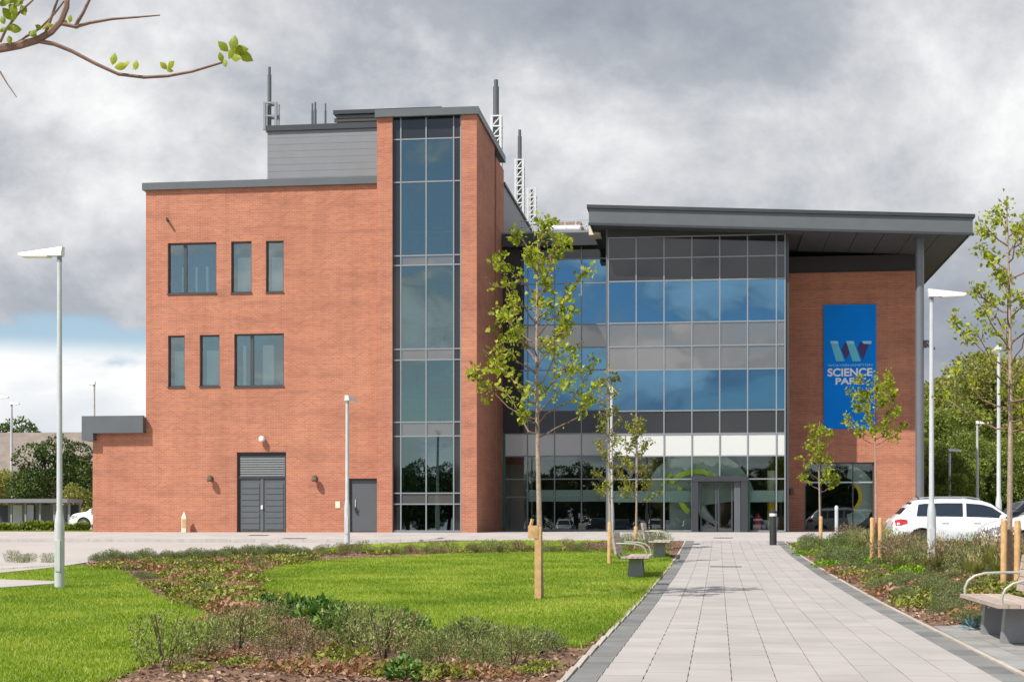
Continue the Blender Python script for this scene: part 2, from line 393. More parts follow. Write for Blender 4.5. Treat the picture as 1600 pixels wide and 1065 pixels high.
# ------------------------------------------------------------------ object helpers
ORG = {}
def empty(name, loc, rz=0.):
    o = bpy.data.objects.new(name, None); COL.objects.link(o)
    o.empty_display_size = .3; o.location = loc; o.rotation_euler = (0, 0, rz)
    ORG[o.name] = Vector(loc); return o
def tag(o, label, cat, group=None, kind=None):
    if label: o['label'] = label
    if cat: o['category'] = cat
    if group: o['group'] = group
    if kind: o['kind'] = kind
    return o
def link(name, me, parent=None, loc=None):
    o = bpy.data.objects.new(name, me); COL.objects.link(o)
    if parent is not None: o.parent = parent
    if loc is not None: o.location = loc
    return o
class MB:
    def __init__(s): s.v = []; s.f = []; s.m = []
    def add(s, vs, fs, mi=0):
        k = len(s.v); s.v.extend([tuple(x) for x in vs]); s.f.extend([tuple(i+k for i in f) for f in fs]); s.m.extend([mi]*len(fs)); return s
    def box(s, x0, x1, y0, y1, z0, z1, mi=0):
        if x0 > x1: x0, x1 = x1, x0
        if y0 > y1: y0, y1 = y1, y0
        if z0 > z1: z0, z1 = z1, z0
        v = [(x, y, z) for z in (z0, z1) for y in (y0, y1) for x in (x0, x1)]
        return s.add(v, [(0, 2, 3, 1), (4, 5, 7, 6), (0, 1, 5, 4), (2, 6, 7, 3), (0, 4, 6, 2), (1, 3, 7, 5)], mi)
    def hexa(s, lo, hi, mi=0):
        """lo, hi: four corners each, same winding seen from above (counter-clockwise)"""
        v = list(lo) + list(hi)
        return s.add(v, [(3, 2, 1, 0), (4, 5, 6, 7)] + [(i, (i+1) % 4, 4+(i+1) % 4, 4+i) for i in range(4)], mi)
    def tube(s, pts, rads, n=8, cap=True, mi=0):
        pts = [Vector(p) for p in pts]
        if isinstance(rads, (int, float)): rads = [rads]*len(pts)
        rings = []; up = None
        for i, p in enumerate(pts):
            t = (pts[min(i+1, len(pts)-1)] - pts[max(i-1, 0)]).normalized()
            if up is None:
                up = Vector((0, 0, 1)) if abs(t.z) < .9 else Vector((1, 0, 0))
            a = t.cross(up).normalized(); b = t.cross(a).normalized(); up = a.cross(t)
            rings.append([p + (a*math.cos(2*math.pi*j/n) + b*math.sin(2*math.pi*j/n))*rads[i] for j in range(n)])
        v = [q for r in rings for q in r]; f = []
        for i in range(len(pts)-1):
            for j in range(n):
                f.append((i*n+j, i*n+(j+1) % n, (i+1)*n+(j+1) % n, (i+1)*n+j))
        if cap:
            f.append(tuple(reversed(range(n)))); f.append(tuple((len(pts)-1)*n+j for j in range(n)))
        return s.add(v, f, mi)
    def lathe(s, prof, c=(0, 0, 0), n=16, mi=0):
        v = []; f = []
        for r, z in prof:
            for j in range(n):
                a = 2*math.pi*j/n; v.append((c[0]+r*math.cos(a), c[1]+r*math.sin(a), c[2]+z))
        for i in range(len(prof)-1):
            for j in range(n): f.append((i*n+j, i*n+(j+1) % n, (i+1)*n+(j+1) % n, (i+1)*n+j))
        f.append(tuple(reversed(range(n)))); f.append(tuple((len(prof)-1)*n+j for j in range(n)))
        return s.add(v, f, mi)
    def arc(s, c, r0, r1, a0, a1, y0, y1, n=24, mi=0):
        """flat ring segment standing in the XZ plane, thickness y0..y1"""
        v = []; f = []
        for i in range(n+1):
            a = math.radians(a0 + (a1-a0)*i/n)
            for r in (r0, r1):
                for y in (y0, y1): v.append((c[0]+r*math.cos(a), y, c[1]+r*math.sin(a)))
        for i in range(n):
            k = 4*i
            f += [(k, k+2, k+6, k+4), (k+1, k+5, k+7, k+3), (k, k+4, k+5, k+1), (k+2, k+3, k+7, k+6)]
        f += [(0, 1, 3, 2), (4*n, 4*n+2, 4*n+3, 4*n+1)]
        return s.add(v, f, mi)
    def mesh(s, name, mats, org=None, smooth=False):
        me = bpy.data.meshes.new(name)
        v = s.v if org is None else [(a[0]-org[0], a[1]-org[1], a[2]-org[2]) for a in s.v]
        me.from_pydata(v, [], s.f)
        for m in (mats if isinstance(mats, (list, tuple)) else [mats]): me.materials.append(M[m])
        if any(s.m): me.polygons.foreach_set('material_index', s.m)
        bm = bmesh.new(); bm.from_mesh(me); bmesh.ops.recalc_face_normals(bm, faces=bm.faces); bm.to_mesh(me); bm.free()
        if smooth:
            me.polygons.foreach_set('use_smooth', [True]*len(me.polygons))
            try: me.set_sharp_from_angle(angle=math.radians(40))
            except Exception: pass
        me.update(); return me
    def build(s, name, mats, parent=None, smooth=False):
        org = None
        if parent is not None:
            r = parent
            while r.parent is not None: r = r.parent
            org = ORG.get(r.name, Vector((0, 0, 0)))
        return link(name, s.mesh(name, mats, org, smooth), parent)
def kids(o): return [c for c in COL.objects if c.parent == o]
CH = None
def copy_tree(o, loc, rz=None, parent=None, label=None, group=None):
    def rec(a, par):
        c = a.copy(); COL.objects.link(c)
        if par is not None: c.parent = par
        for ch in CHILD.get(a.name, []): rec(ch, c)
        return c
    global CHILD
    CHILD = {}
    for x in list(COL.objects):
        if x.parent is not None: CHILD.setdefault(x.parent.name, []).append(x)
    c = rec(o, parent); c.location = loc
    if rz is not None: c.rotation_euler = (0, 0, rz)
    if label: c['label'] = label
    if group: c['group'] = group
    return c
def np_mesh(name, V, Fq, mat_name, smooth=False):
    """V (n,3), Fq (m,k) numpy arrays"""
    me = bpy.data.meshes.new(name)
    nf, k = Fq.shape
    me.vertices.add(len(V)); me.vertices.foreach_set('co', np.ascontiguousarray(V, np.float32).ravel())
    me.loops.add(nf*k); me.loops.foreach_set('vertex_index', np.ascontiguousarray(Fq, np.int32).ravel())
    me.polygons.add(nf); me.polygons.foreach_set('loop_start', np.arange(0, nf*k, k, dtype=np.int32))
    me.polygons.foreach_set('loop_total', np.full(nf, k, np.int32))
    me.update(calc_edges=True); me.materials.append(M[mat_name])
    if smooth: me.polygons.foreach_set('use_smooth', [True]*nf)
    return me

# ------------------------------------------------------------------ ground sheets
XL = [4.0 + .5*i for i in range(6)]
def sheet(name, poly, mat_name, dz=0., skirt=.12, kind='structure', parent=None, grid_x=None):
    """polygon draped on the ground surface, cut along the surface's fold lines"""
    bm = bmesh.new()
    vs = [bm.verts.new((p[0], p[1], 0)) for p in poly]
    f = bm.faces.new(vs)
    if f.normal.z < 0 or True:
        bm.normal_update()
        if f.normal.z < 0: f.normal_flip()
    ys = [p[1] for p in poly]; xs = [p[0] for p in poly]
    for y in PY[1:-1]:
        if min(ys) < y < max(ys):
            bmesh.ops.bisect_plane(bm, geom=bm.verts[:]+bm.edges[:]+bm.faces[:], plane_co=(0, y, 0), plane_no=(0, 1, 0))
    for x in [4.0, 6.5] + [4.5, 5, 5.5, 6]:
        if min(xs) < x < max(xs):
            bmesh.ops.bisect_plane(bm, geom=bm.verts[:]+bm.edges[:]+bm.faces[:], plane_co=(x, 0, 0), plane_no=(1, 0, 0))
    for y in np.arange(45, 60, 1.0):
        if min(ys) < y < max(ys):
            bmesh.ops.bisect_plane(bm, geom=bm.verts[:]+bm.edges[:]+bm.faces[:], plane_co=(0, y, 0), plane_no=(0, 1, 0))
    if skirt:
        be = [e for e in bm.edges if e.is_boundary]
        r = bmesh.ops.extrude_edge_only(bm, edges=be)
        low = {v for v in r['geom'] if isinstance(v, bmesh.types.BMVert)}
    else: low = set()
    for v in bm.verts:
        v.co.z = float(zs(v.co.x, v.co.y)) + dz - (skirt if v in low else 0)
    bmesh.ops.triangulate(bm, faces=[f for f in bm.faces if len(f.verts) > 4])
    me = bpy.data.meshes.new(name); bm.to_mesh(me); bm.free(); me.materials.append(M[mat_name])
    o = link(name, me, parent)
    if parent is None: o['kind'] = kind
    return o
def xy(v): return (v[0], v[1])
def inside(poly, X, Y):
    X = np.asarray(X); Y = np.asarray(Y); r = np.zeros(X.shape, bool); n = len(poly)
    for i in range(n):
        x0, y0 = poly[i]; x1, y1 = poly[(i+1) % n]
        if y0 == y1: continue
        c = ((y0 > Y) != (y1 > Y)) & (X < (x1-x0)*(Y-y0)/(y1-y0)+x0)
        r ^= c
    return r

# base ground to the horizon
sheet('ground', [(-2500, -400), (2500, -400), (2500, 1990), (-2500, 1990)], 'asphalt_pale', dz=-.10, skirt=0)
# path geometry
def pl(Y): return -.96 + .0155*(Y-13.4)          # inner left edge of the slabs
def pr(Y): return 2.66 - .004*(Y-13.4)
SW, EW = .27, .06
Y_PATH0, Y_PATH1 = 2.0, 53.5
sheet('path_bed', [(pl(Y_PATH0)-SW-EW-.02, Y_PATH0), (pr(Y_PATH0)+SW+EW+.02, Y_PATH0), (pr(Y_PATH1)+SW+EW+.02, Y_PATH1), (pl(Y_PATH1)-SW-EW-.02, Y_PATH1)], 'joint_sand', dz=-.02, skirt=.1)

bed_left = [xy(G(-120, 884)), xy(G(130, 878)), xy(G(300, 872)), xy(G(440, 866)), xy(G(490, 858)), xy(G(545, 851)), (-9.3, 53.4), (pl(53.4)-.36, 53.4), (pl(13)-.36, 13.), (pl(6)-.36, 6.), (-11., 6.), (-14, 14)]
lawn_left = [xy(G(-120, 894)), xy(G(0, 892)), xy(G(110, 885)), xy(G(160, 887)), xy(G(195, 897)), xy(G(235, 930)), xy(G(300, 955)), xy(G(340, 972)), xy(G(345, 990)), xy(G(290, 1015)), xy(G(215, 1042)), xy(G(165, 1066)), (-5.6, 10.), (-10.6, 7.0), (-12.5, 14)]
lawn_mid = [xy(G(400, 905)), xy(G(425, 888)), xy(G(520, 876)), xy(G(700, 867)), xy(G(940, 861)), xy(G(1040, 861)), (pl(40)-.37, 40.), (pl(30)-.37, 30.), (pl(20)-.37, 20.), xy(G(906, 1012)), xy(G(870, 1010)), xy(G(780, 1000)), xy(G(640, 985)), xy(G(520, 962)), xy(G(440, 940))]
lawn_strip = [xy(G(500, 860)), xy(G(560, 851)), (-7, 53.2), (-3.4, 53.2), xy(G(850, 856)), xy(G(640, 860))]
bed_right = [(pr(6)+.36, 6.), (8.5, 6.), (8.5, 24.), (6.5, 33.5), (5.9, 40), (5.7, 45.), (5.2, 50.), (4.0, 52.6), (pr(52.6)+.36, 52.6), (pr(30)+.36, 30.)]
sheet('planting_bed', bed_left, 'mulch', dz=0., skirt=.12)
sheet('planting_bed', bed_right, 'mulch', dz=0., skirt=.12)
sheet('lawn', lawn_left, 'lawn_soil', dz=.025, skirt=.03)
sheet('lawn', lawn_mid, 'lawn_soil', dz=.025, skirt=.03)
sheet('lawn', lawn_strip, 'lawn_soil', dz=.025, skirt=.03)
sheet('side_path', [xy(G(-120, 880)), xy(G(60, 879)), xy(G(138, 880)), xy(G(100, 886)), xy(G(0, 897)), xy(G(-120, 906))], 'paving', dz=.045, skirt=.05)
sheet('side_path', [xy(G(-120, 905)), xy(G(0, 908)), xy(G(96, 911)), xy(G(80, 915)), xy(G(0, 921)), xy(G(-120, 930))], 'paving', dz=.049, skirt=.05)
pav = [(-34, 53.9), (-8.2, 53.9), (-8.2, 53.52), (12.5, 53.52), (12.5, 69.4), (-9.1, 69.4), (-9.1, 62.), (-34, 62.)]
forecourt = sheet('forecourt', pav, 'paving', dz=0., skirt=.12)
kb = MB().box(-.455, .455, -.06, .06, -.10, .012).mesh('kerb_stone', 'kerb_stone')
for i in range(28):
    x = -8.7 - .92*i; link('kerb_stone', kb, forecourt, (x, 53.83, float(zs(x, 53.83))))
# drain gratings across the path end and forecourt
lot = [(6.7, 33.), (40, 33.), (40, 52.), (6.0, 52.)]
sheet('parking_lot', lot, 'asphalt', dz=-.095, skirt=0)
sheet('verge', [(-200, 66), (-26.5, 66), (-26.5, 76), (-200, 76)], 'verge', dz=.02, skirt=.1)
sheet('verge', [(11, 72), (260, 72), (260, 240), (11, 240)], 'verge', dz=.02, skirt=.1)
sheet('verge', [(-600, 120), (-30, 120), (-30, 900), (-600, 900)], 'verge', dz=-.02, skirt=.05)

# path slabs, setts and edging: pieces
path = empty('path', (0, 0, 0)); path['kind'] = 'structure'
NC, LEN = 9, .60
def slab_quad(mb, x0, x1, y0, y1, dz, t=.05):
    z = [float(zs(x, y)) + dz for x, y in ((x0, y0), (x1, y0), (x1, y1), (x0, y1))]
    lo = [(x0, y0, z[0]-t), (x1, y0, z[1]-t), (x1, y1, z[2]-t), (x0, y1, z[3]-t)]
    hi = [(x0, y0, z[0]), (x1, y0, z[1]), (x1, y1, z[2]), (x0, y1, z[3])]
    mb.hexa(lo, hi)
rest = MB(); cnt = 0; J = .004
single = []
for c in range(NC):
    y = Y_PATH0 - (.30 if c % 2 else 0)
    while y < Y_PATH1:
        y0, y1 = max(y, Y_PATH0), min(y+LEN, Y_PATH1)
        w0 = (pr(y0)-pl(y0))/NC
        x0 = pl((y0+y1)/2) + w0*c; x1 = x0 + w0
        q = (x0+J, x1-J, y0+J, y1-J, random.uniform(-.0015, .0015))
        if y1-y0 > .1:
            if y0 > 12.0: single.append(q)
            else: slab_quad(rest, *q)
        y += LEN
single.sort(key=lambda q: q[2])
for q in single[:300]:
    mb = MB(); slab_quad(mb, *q); mb.build('paving_slab', 'slab', path)
for q in single[300:]: slab_quad(rest, *q)
o = rest.build('far_slabs', 'slab', path); o['kind'] = 'stuff'
for side in (0, 1):
    y = 11.0; k = 0
    while y < Y_PATH1-.1:
        y1 = min(y+LEN, Y_PATH1)
        e = (pl if side == 0 else pr)((y+y1)/2); s = -1 if side == 0 else 1
        mb = MB(); x0, x1 = sorted((e + s*.004, e + s*(SW-.004)))
        slab_quad(mb, x0, x1, y+J, y1-J, random.uniform(-.003, .001)); mb.build('border_sett', 'sett', path)
        if k % 2 == 0:
            ya = min(y+2*LEN, Y_PATH1)
            mb = MB(); x0, x1 = sorted((e + s*(SW+.002), e + s*(SW+EW)))
            slab_quad(mb, x0, x1, y+J, ya-J, .014 + random.uniform(0, .004), .12); mb.build('edging_stone', 'edging', path)
        y += LEN; k += 1
# sett pad under the right-hand bench
pad = empty('bench_pad', (0, 0, 0)); pad['kind'] = 'structure'
for i in range(6):
    for j in range(12):
        x0 = pr(17)+SW+EW+.02 + .27*i; y0 = 14.9 + .45*j + (.22 if i % 2 else 0)
        mb = MB(); slab_quad(mb, x0+.003, x0+.267, y0+.003, y0+.447, .012 + random.uniform(-.003, .002)); mb.build('paving_block', 'pad_block', pad)

# ================================================================== THE BUILDING
B = empty('office_building', (-6, 60, 0))
tag(B, 'red brick office building with glazed stair tower and glass front under a sloping canopy roof', 'building')
YB, YT, YG1, YG2, YR, YC = 60.3, 60.0, 68.0, 63.0, 66.8, 61.8
def wall_holes(mb, x0, x1, z0, z1, y0, y1, holes):
    """solid wall with rectangular openings (hx0,hx1,hz0,hz1)"""
    xs = sorted({x0, x1, *[h[0] for h in holes], *[h[1] for h in holes]})
    for a, b in zip(xs[:-1], xs[1:]):
        zz = sorted([(h[2], h[3]) for h in holes if h[0] < (a+b)/2 < h[1]])
        z = z0
        for h0, h1 in zz:
            if h0 > z: mb.box(a, b, y0, y1, z, h0)
            z = h1
        if z < z1: mb.box(a, b, y0, y1, z, z1)
xw0, xm0, xm1 = X_(145, YB), X_(228, YB), X_(590, YB)
xt0, xt1 = X_(589, YT), X_(745, YT)
ZM = Z_(400, 293, YB)                 # top of brick, main block
ZT = Z_(745, 179, YT)                 # top of brick, tower
ZW = Z_(190, 676, YB)                 # top of brick, low wing
wins = [(262, 338, 379, 458, 1), (361, 393, 377, 457, 0), (415.5, 443, 376, 456, 0), (262.5, 288.5, 524, 604, 0), (312, 343, 523, 603, 0), (366, 443.5, 521, 603, 2)]
doorD = (370, 447, 706, 831); doorS = (545, 592.5, 747, 832)
def R_(t, Y): return (X_(t[0], Y), X_(t[1], Y), Z_((t[0]+t[1])/2, t[3], Y), Z_((t[0]+t[1])/2, t[2], Y))
holes = [R_(w, YB) for w in wins]
dh = [list(R_(doorD, YB)), list(R_(doorS, YB))]
for h in dh: h[2] = 0.0
wf = MB(); wall_holes(wf, xm0, xt0+.3, -.2, ZM, YB, YB+.32, holes + [tuple(h) for h in dh])
wall_front = wf.build('front_wall', 'brick', B)
MB().box(xw0, xm0, YB, YB+.32, -.2, ZW).build('wing_wall', 'brick', B)
MB().box(xw0, xw0+.3, YB+.32, 84, -.2, ZW).box(xw0, xm0, 84, 84.3, -.2, ZW).build('wing_side_wall', 'brick', B)
MB().box(xm0, xm0+.3, YB+.32, 90, -.2, ZM).box(xm0, xt1-.3, 90, 90.3, -.2, ZM).build('rear_wall', 'brick', B)
# wing roof with its thick projecting fascia
zf0, zf1 = Z_(190, 676, YB), Z_(190, 650, YB)
xwf = X_(127.5, YB-.35)
mb = MB().box(xwf, xm0, YB-.35, YB-.15, zf0-.02, zf1).box(xwf, xwf+.45, YB-.15, 84.6, zf0-.02, zf1).box(xwf+.45, xm0, YB-.15, 84.6, zf0+.05, zf1-.05)
mb.box(xwf, X_(146, YB-.3), YB-.35, 84.6, zf0-.32, zf0-.02)
mb.build('wing_fascia', 'grey_metal', B)
# main roof
MB().box(xm0-.12, xt0-.005, YB-.14, YB+.25, ZM, ZM+.30).box(xm0-.12, xm0+.35, YB+.25, 90.4, ZM, ZM+.30).build('roof_fascia', 'grey_metal', B)
MB().box(xm0+.36, xt1-.35, YB+.33, 89.9, ZM-.15, ZM+.02).build('roof_deck', 'grey_metal_light', B)
# tower
xg0, xg1 = X_(613, YT), X_(720.5, YT)
ZTg = Z_(666, 181, YT)
MB().box(xt0, xg0, YT, YT+.4, -.2, ZT).build('tower_pier', 'brick', B)
MB().box(xg1, xt1, YT, YT+.4, -.2, ZT).build('tower_pier', 'brick', B)
xs1 = xt1
ysl0, ysl1 = 65.2, 65.75               # vertical slot with a rainwater pipe in the side wall
MB().box(xs1-.35, xs1, YT+.4, ysl0, -.2, ZT).box(xs1-.35, xs1, ysl1, YG1+.25, -.2, ZT-.35).box(xs1-.35, xs1-.2, ysl0, ysl1, -.2, ZT-.1).build('tower_side_wall', 'brick', B)
MB().box(xs1-.19, xs1-.05, ysl0+.2, ysl0+.36, 0, ZT-.1).build('rainwater_pipe', 'dark_metal', B)
MB().box(xt0, xt0+.3, YT+.41, YG1, ZM+.02, ZT).build('tower_side_wall', 'brick', B)
MB().box(xt0+.3, xs1-.35, YG1-.3, YG1-.02, -.1, ZT).build('tower_rear_wall', 'stair_paint', B)
MB().box(xt0-.06, xt1+.08, YT-.14, YG1+.3, ZT, ZT+.30).build('tower_roof_fascia', 'grey_metal', B)
# penthouse and plant screens
YP = 64.0
xp0 = X_(418, YP); zp1 = Z_(500, 203, YP)
pent = MB().box(xp0, xt0-.01, YP+.06, 80, ZM+.02, zp1).build('penthouse', 'plank_grey', B)
npl = 11
for i in range(npl):
    a = ZM+.05 + (zp1-ZM-.05)*i/npl; b = ZM+.05 + (zp1-ZM-.05)*(i+1)/npl - .007
    MB().box(xp0-.005, xt0-.02, YP, YP+.055, a, b).build('cladding_plank', 'plank_grey', pent)
MB().box(xp0-.06, xt0-.01, YP-.10, 80.1, zp1, zp1+.24).build('coping', 'dark_metal', pent)
xq0 = X_(522, 72)
up = MB().box(xq0+.12, xt0+.6, 72.1, 82, zp1, Z_(555, 178, 72)).build('plant_housing', 'grey_metal_light', B)
MB().box(xq0, xt0+.6, 71.8, 82.1, Z_(555, 179, 72), Z_(555, 173, 72)).build('housing_roof', 'dark_metal', up)
MB().box(xq0+.02, xt0+.6, 71.95, 72.09, Z_(555, 190, 72), Z_(555, 184.5, 72)).build('louvre', 'soffit', up)
# dark clad side wall running back from the tower, above the low roof
zk = Z_(786, 289, 68.4)
MB().box(xs1-3, xs1-.02, YG1+.3, 90, 12.5, zk).build('rear_block', 'grey_metal', B)
MB().box(xs1-3, xs1+.05, YG1+.31, 90.1, zk, zk+.12).build('rear_block_coping', 'dark_metal', B)
# flues
def flue(px, y_top, y_mid, y_bot, w, Y, frame=None, name='flue'):
    p0 = at(px, y_bot, Y); p1 = at(px, y_mid, Y); p2 = at(px, y_top, Y); r = w/2*Y/F_PX
    f = MB().tube([(p0.x, Y, p0.z), (p1.x, Y, p1.z), (p1.x, Y, p2.z-.35)], r, 12).tube([(p0.x, Y, p2.z-.35), (p0.x, Y, p2.z)], r*.72, 12).build(name, 'grey_metal', B, True)
    if frame:
        x0, x1, lat = frame
        a, b = X_(x0, Y), X_(x1, Y); d = max(.25, (b-a)*.8)
        m = MB()
        for xx in (a, b):
            for yy in (Y-d/2, Y+d/2): m.box(xx-.05, xx+.05, yy-.05, yy+.05, p0.z, p1.z)
        nh = max(2, int((p1.z-p0.z)/.45))
        for i in range(nh+1):
            z = p0.z + (p1.z-p0.z)*i/nh - .03
            for yy in (Y-d/2, Y+d/2): m.box(a-.06, b+.06, yy-.045, yy+.045, z, z+.07)
            if lat and i < nh: m.tube([(a, Y-d/2, z), (b, Y-d/2, z+(p1.z-p0.z)/nh)], .035, 5)
        m.build('flue_frame', 'lattice' if lat else 'grey_metal_light', f)
    return f
flue(421, 105, 163, 204, 6.5, 66, (415.5, 433, False))
flue(430, 166, 180, 204, 3, 66.3)
flue(488, 162, 180, 204, 4, 69); flue(492.5, 160, 180, 204, 4.5, 70); flue(508.5, 162, 180, 204, 3.5, 70)
flue(775, 125, 183, 262, 9.5, 74, (769, 783, True))
flue(812, 203, 251, 345, 6.5, 78, (806, 818, True))
flue(831, 318, 296, 350, 3, 80, (825, 837, True))

# ---------------- curtain walls
def curtain(name, Y, xsplit, rows, mats, z_lo, bar=.05, depth=.10, dark='mullion_dark', light='frame_grey', skip=()):
    """a glazed wall: one pane object for every cell, mullions and transoms between"""
    cw = MB().box(xsplit[0], xsplit[-1], Y+.02, Y+depth+.03, z_lo-.18, z_lo-.001).build(name, dark, B)
    zt = [r for r in rows]
    for x in xsplit:
        MB().box(x-bar/2, x+bar/2, Y-.035, Y+depth, z_lo, zt[-1]).build('mullion', light, cw)
    for z in zt:
        MB().box(xsplit[0]-bar/2, xsplit[-1]+bar/2, Y-.028, Y+depth-.01, z-bar/2, z+bar/2).build('transom', light, cw)
    for ci, (a, b) in enumerate(zip(xsplit[:-1], xsplit[1:])):
        for ri, (c, d) in enumerate(zip(zt[:-1], zt[1:])):
            if (ci, ri) in skip: continue
            m = mats[ri]
            if isinstance(m, (tuple, list)): m = m[min(ci, len(m)-1)]
            MB().box(a+bar/2, b-bar/2, Y+.012, Y+.03, c+bar/2, d-bar/2).build('pane', m, cw)
    return cw
# stair tower glazing
YTG = YT + .16
tcols = [X_(p, YTG) for p in (613.6, 626.5, 666, 709, 720)]
tpx = [831, 787, 770, 681, 659, 562, 545, 414, 399, 284, 217, 182]
trow = [max(.06, Z_(666, p, YTG)) for p in tpx]
tm = ['glass_tower', 'spandrel', 'glass_tower', 'spandrel', 'glass_tower', 'spandrel', 'glass_tower', 'spandrel', 'glass_tower', 'glass_tower', 'spandrel_dark']
tmx = []
for m in tm: tmx.append(['spandrel_dark', m, m, 'spandrel_dark'])
curtain('tower_glazing', YTG, tcols, trow, tmx, trow[0])
# stair inside the tower
for k, pz in enumerate((778.5, 670, 553.5, 406.5)):
    z = Z_(666, pz, YTG)
    MB().box(xg0-.1, xg1+.1, YTG+.3, YTG+1.9, z-.16, z+.16).build('landing', 'interior_wall', B)
    if k < 3: z2 = Z_(666, (670, 553.5, 406.5)[k], YTG)
    else: z2 = Z_(666, 290, YTG)
    st = MB(); n = 10
    for i in range(n):
        zz = z + (z2-z)*(i+.5)/n; yy = YTG + 2.0 + 4.2*i/n
        st.box(xg0+.1, (xg0+xg1)/2-.1, yy, yy+.45, zz-.09, zz+.09)
    st.build('stair_flight', 'interior_wall', B)
    rl = MB().box(xg0+.3, xg1-.3, YTG+.42, YTG+.47, z+1.20, z+1.26)
    for q in range(5):
        xx = xg0+.35 + (xg1-xg0-.7)*q/4; rl.box(xx-.02, xx+.02, YTG+.42, YTG+.46, z+.16, z+1.2)
    rl.build('balustrade', 'aluminium', B)
MB().box(xg0-.1, xg0, YTG+.35, YG1-.32, -.1, ZT-.1).box(xg1, xg1+.1, YTG+.35, YG1-.32, -.1, ZT-.1).build('stair_wall', 'stair_paint', B)
MB().box(xg0-.1, xg1+.1, YTG-.1, YG1-.3, -.1, .03).build('stair_floor', 'interior_floor', B)
MB().box(xg0-.02, xg1+.02, YT+.05, YT+.4, ZTg, ZT).build('tower_head', 'grey_metal', B)

# windows of the brick front
def window(h, kind):
    x0, x1, z0, z1 = h; yw = YB + .13; b = .06
    fr = MB().box(x0+.002, x0+b, yw, yw+.09, z0+.002, z1-.002).box(x1-b, x1-.002, yw, yw+.09, z0+.002, z1-.002).box(x0+b, x1-b, yw, yw+.09, z0+.002, z0+b).box(x0+b, x1-b, yw, yw+.09, z1-b, z1-.002)
    w = fr.build('window', 'mullion_dark', B)
    sp = [x0+b, x1-b]
    if kind: 
        mx = x0 + (x1-x0)*.34
        MB().box(mx-.07, mx+.07, yw-.005, yw+.095, z0+b, z1-b).build('window_mullion', 'mullion_dark', w)
        sp = [x0+b, mx-.07, mx+.07, x1-b]
    for a, c in zip(sp[::2], sp[1::2]):
        MB().box(a, c, yw+.035, yw+.05, z0+b, z1-b).build('pane', 'glass_window', w)
    MB().box(x0-.02, x1+.02, YB-.05, yw, z0-.045, z0+.002).build('sill', 'mullion_dark', w)
    MB().box(x0+.01, x1-.01, YB+.33, YB+.60, z0+.02, z0+.06).build('inner_sill', 'white_paint', w)
    if kind:
        m = MB()
        for t in ((.23, .05), (.50, .045), (.72, .05)) if kind == 1 else ((.12, .06), (.52, .22)):
            xx = x0 + (x1-x0)*t[0]; m.box(xx, xx+(x1-x0)*t[1], YB+.42, YB+.45, z0+.07, z0+(z1-z0)*(.55 if kind == 1 else .80))
        m.build('blind', 'blind_white', w)
    else:
        MB().box(x0+(x1-x0)*.15, x1-(x1-x0)*.1, YB+.5, YB+.53, z0+.07, z0+(z1-z0)*.72).build('blind', 'blind_white', w)
for h, wn in zip(holes, wins): window(h, wn[4])
for pz in (640, 500, 345):                 # floors inside
    z = Z_(400, pz, YB); MB().box(xm0+.31, xt0+.2, YB+.34, 75, z-.15, z+.15).build('floor_slab', 'interior_wall', B)
MB().box(xm0+.31, xt0+.2, 66, 66.2, .0, ZM-.16).build('partition', 'interior_wall', B)
# doors
def dbl_door():
    x0, x1, z0, z1 = dh[0]; yd = YB+.12; zl = Z_(408, 745.5, YB); xm = (x0+x1)/2
    d = MB().box(x0+.002, x0+.08, yd-.02, yd+.10, z0+.02, z1-.002).box(x1-.08, x1-.002, yd-.02, yd+.10, z0+.02, z1-.002).box(x0+.08, x1-.08, yd-.02, yd+.10, z1-.09, z1-.002).box(x0+.08, x1-.08, yd-.02, yd+.10, zl-.05, zl+.05).build('double_door', 'dark_metal', B)
    n = 9
    for i in range(n):
        a = zl+.06 + (z1-.10-zl-.06)*i/n; b = a + (z1-.10-zl-.06)/n - .008
        MB().hexa([(x0+.085, yd, a), (x1-.085, yd, a), (x1-.085, yd+.05, a+.01), (x0+.085, yd+.05, a+.01)], [(x0+.085, yd+.03, b), (x1-.085, yd+.03, b), (x1-.085, yd+.07, b), (x0+.085, yd+.07, b)]).build('louvre_slat', 'door_grey', d)
    for a, c in ((x0+.085, xm-.06), (xm+.06, x1-.085)):
        MB().box(a, c, yd+.03, yd+.08, z0+.03, zl-.06).build('door_leaf', 'door_grey', d)
        m = 8
        for i in range(m):
            q0 = z0+.12 + (zl-.2-z0-.12)*i/m; q1 = q0 + (zl-.2-z0-.12)/m - .012
            MB().hexa([(a+.07, yd, q0), (c-.07, yd, q0), (c-.07, yd+.029, q0), (a+.07, yd+.029, q0)], [(a+.07, yd+.018, q1), (c-.07, yd+.018, q1), (c-.07, yd+.029, q1), (a+.07, yd+.029, q1)]).build('louvre_slat', 'door_grey', d)
    MB().box(xm-.055, xm+.055, yd-.01, yd+.08, z0+.03, zl-.06).build('astragal', 'grey_metal', d)
    MB().box(xm-.045, xm+.035, yd-.05, yd-.012, z0+.95, z0+1.12).build('handle', 'lamp_white', d)
dbl_door()
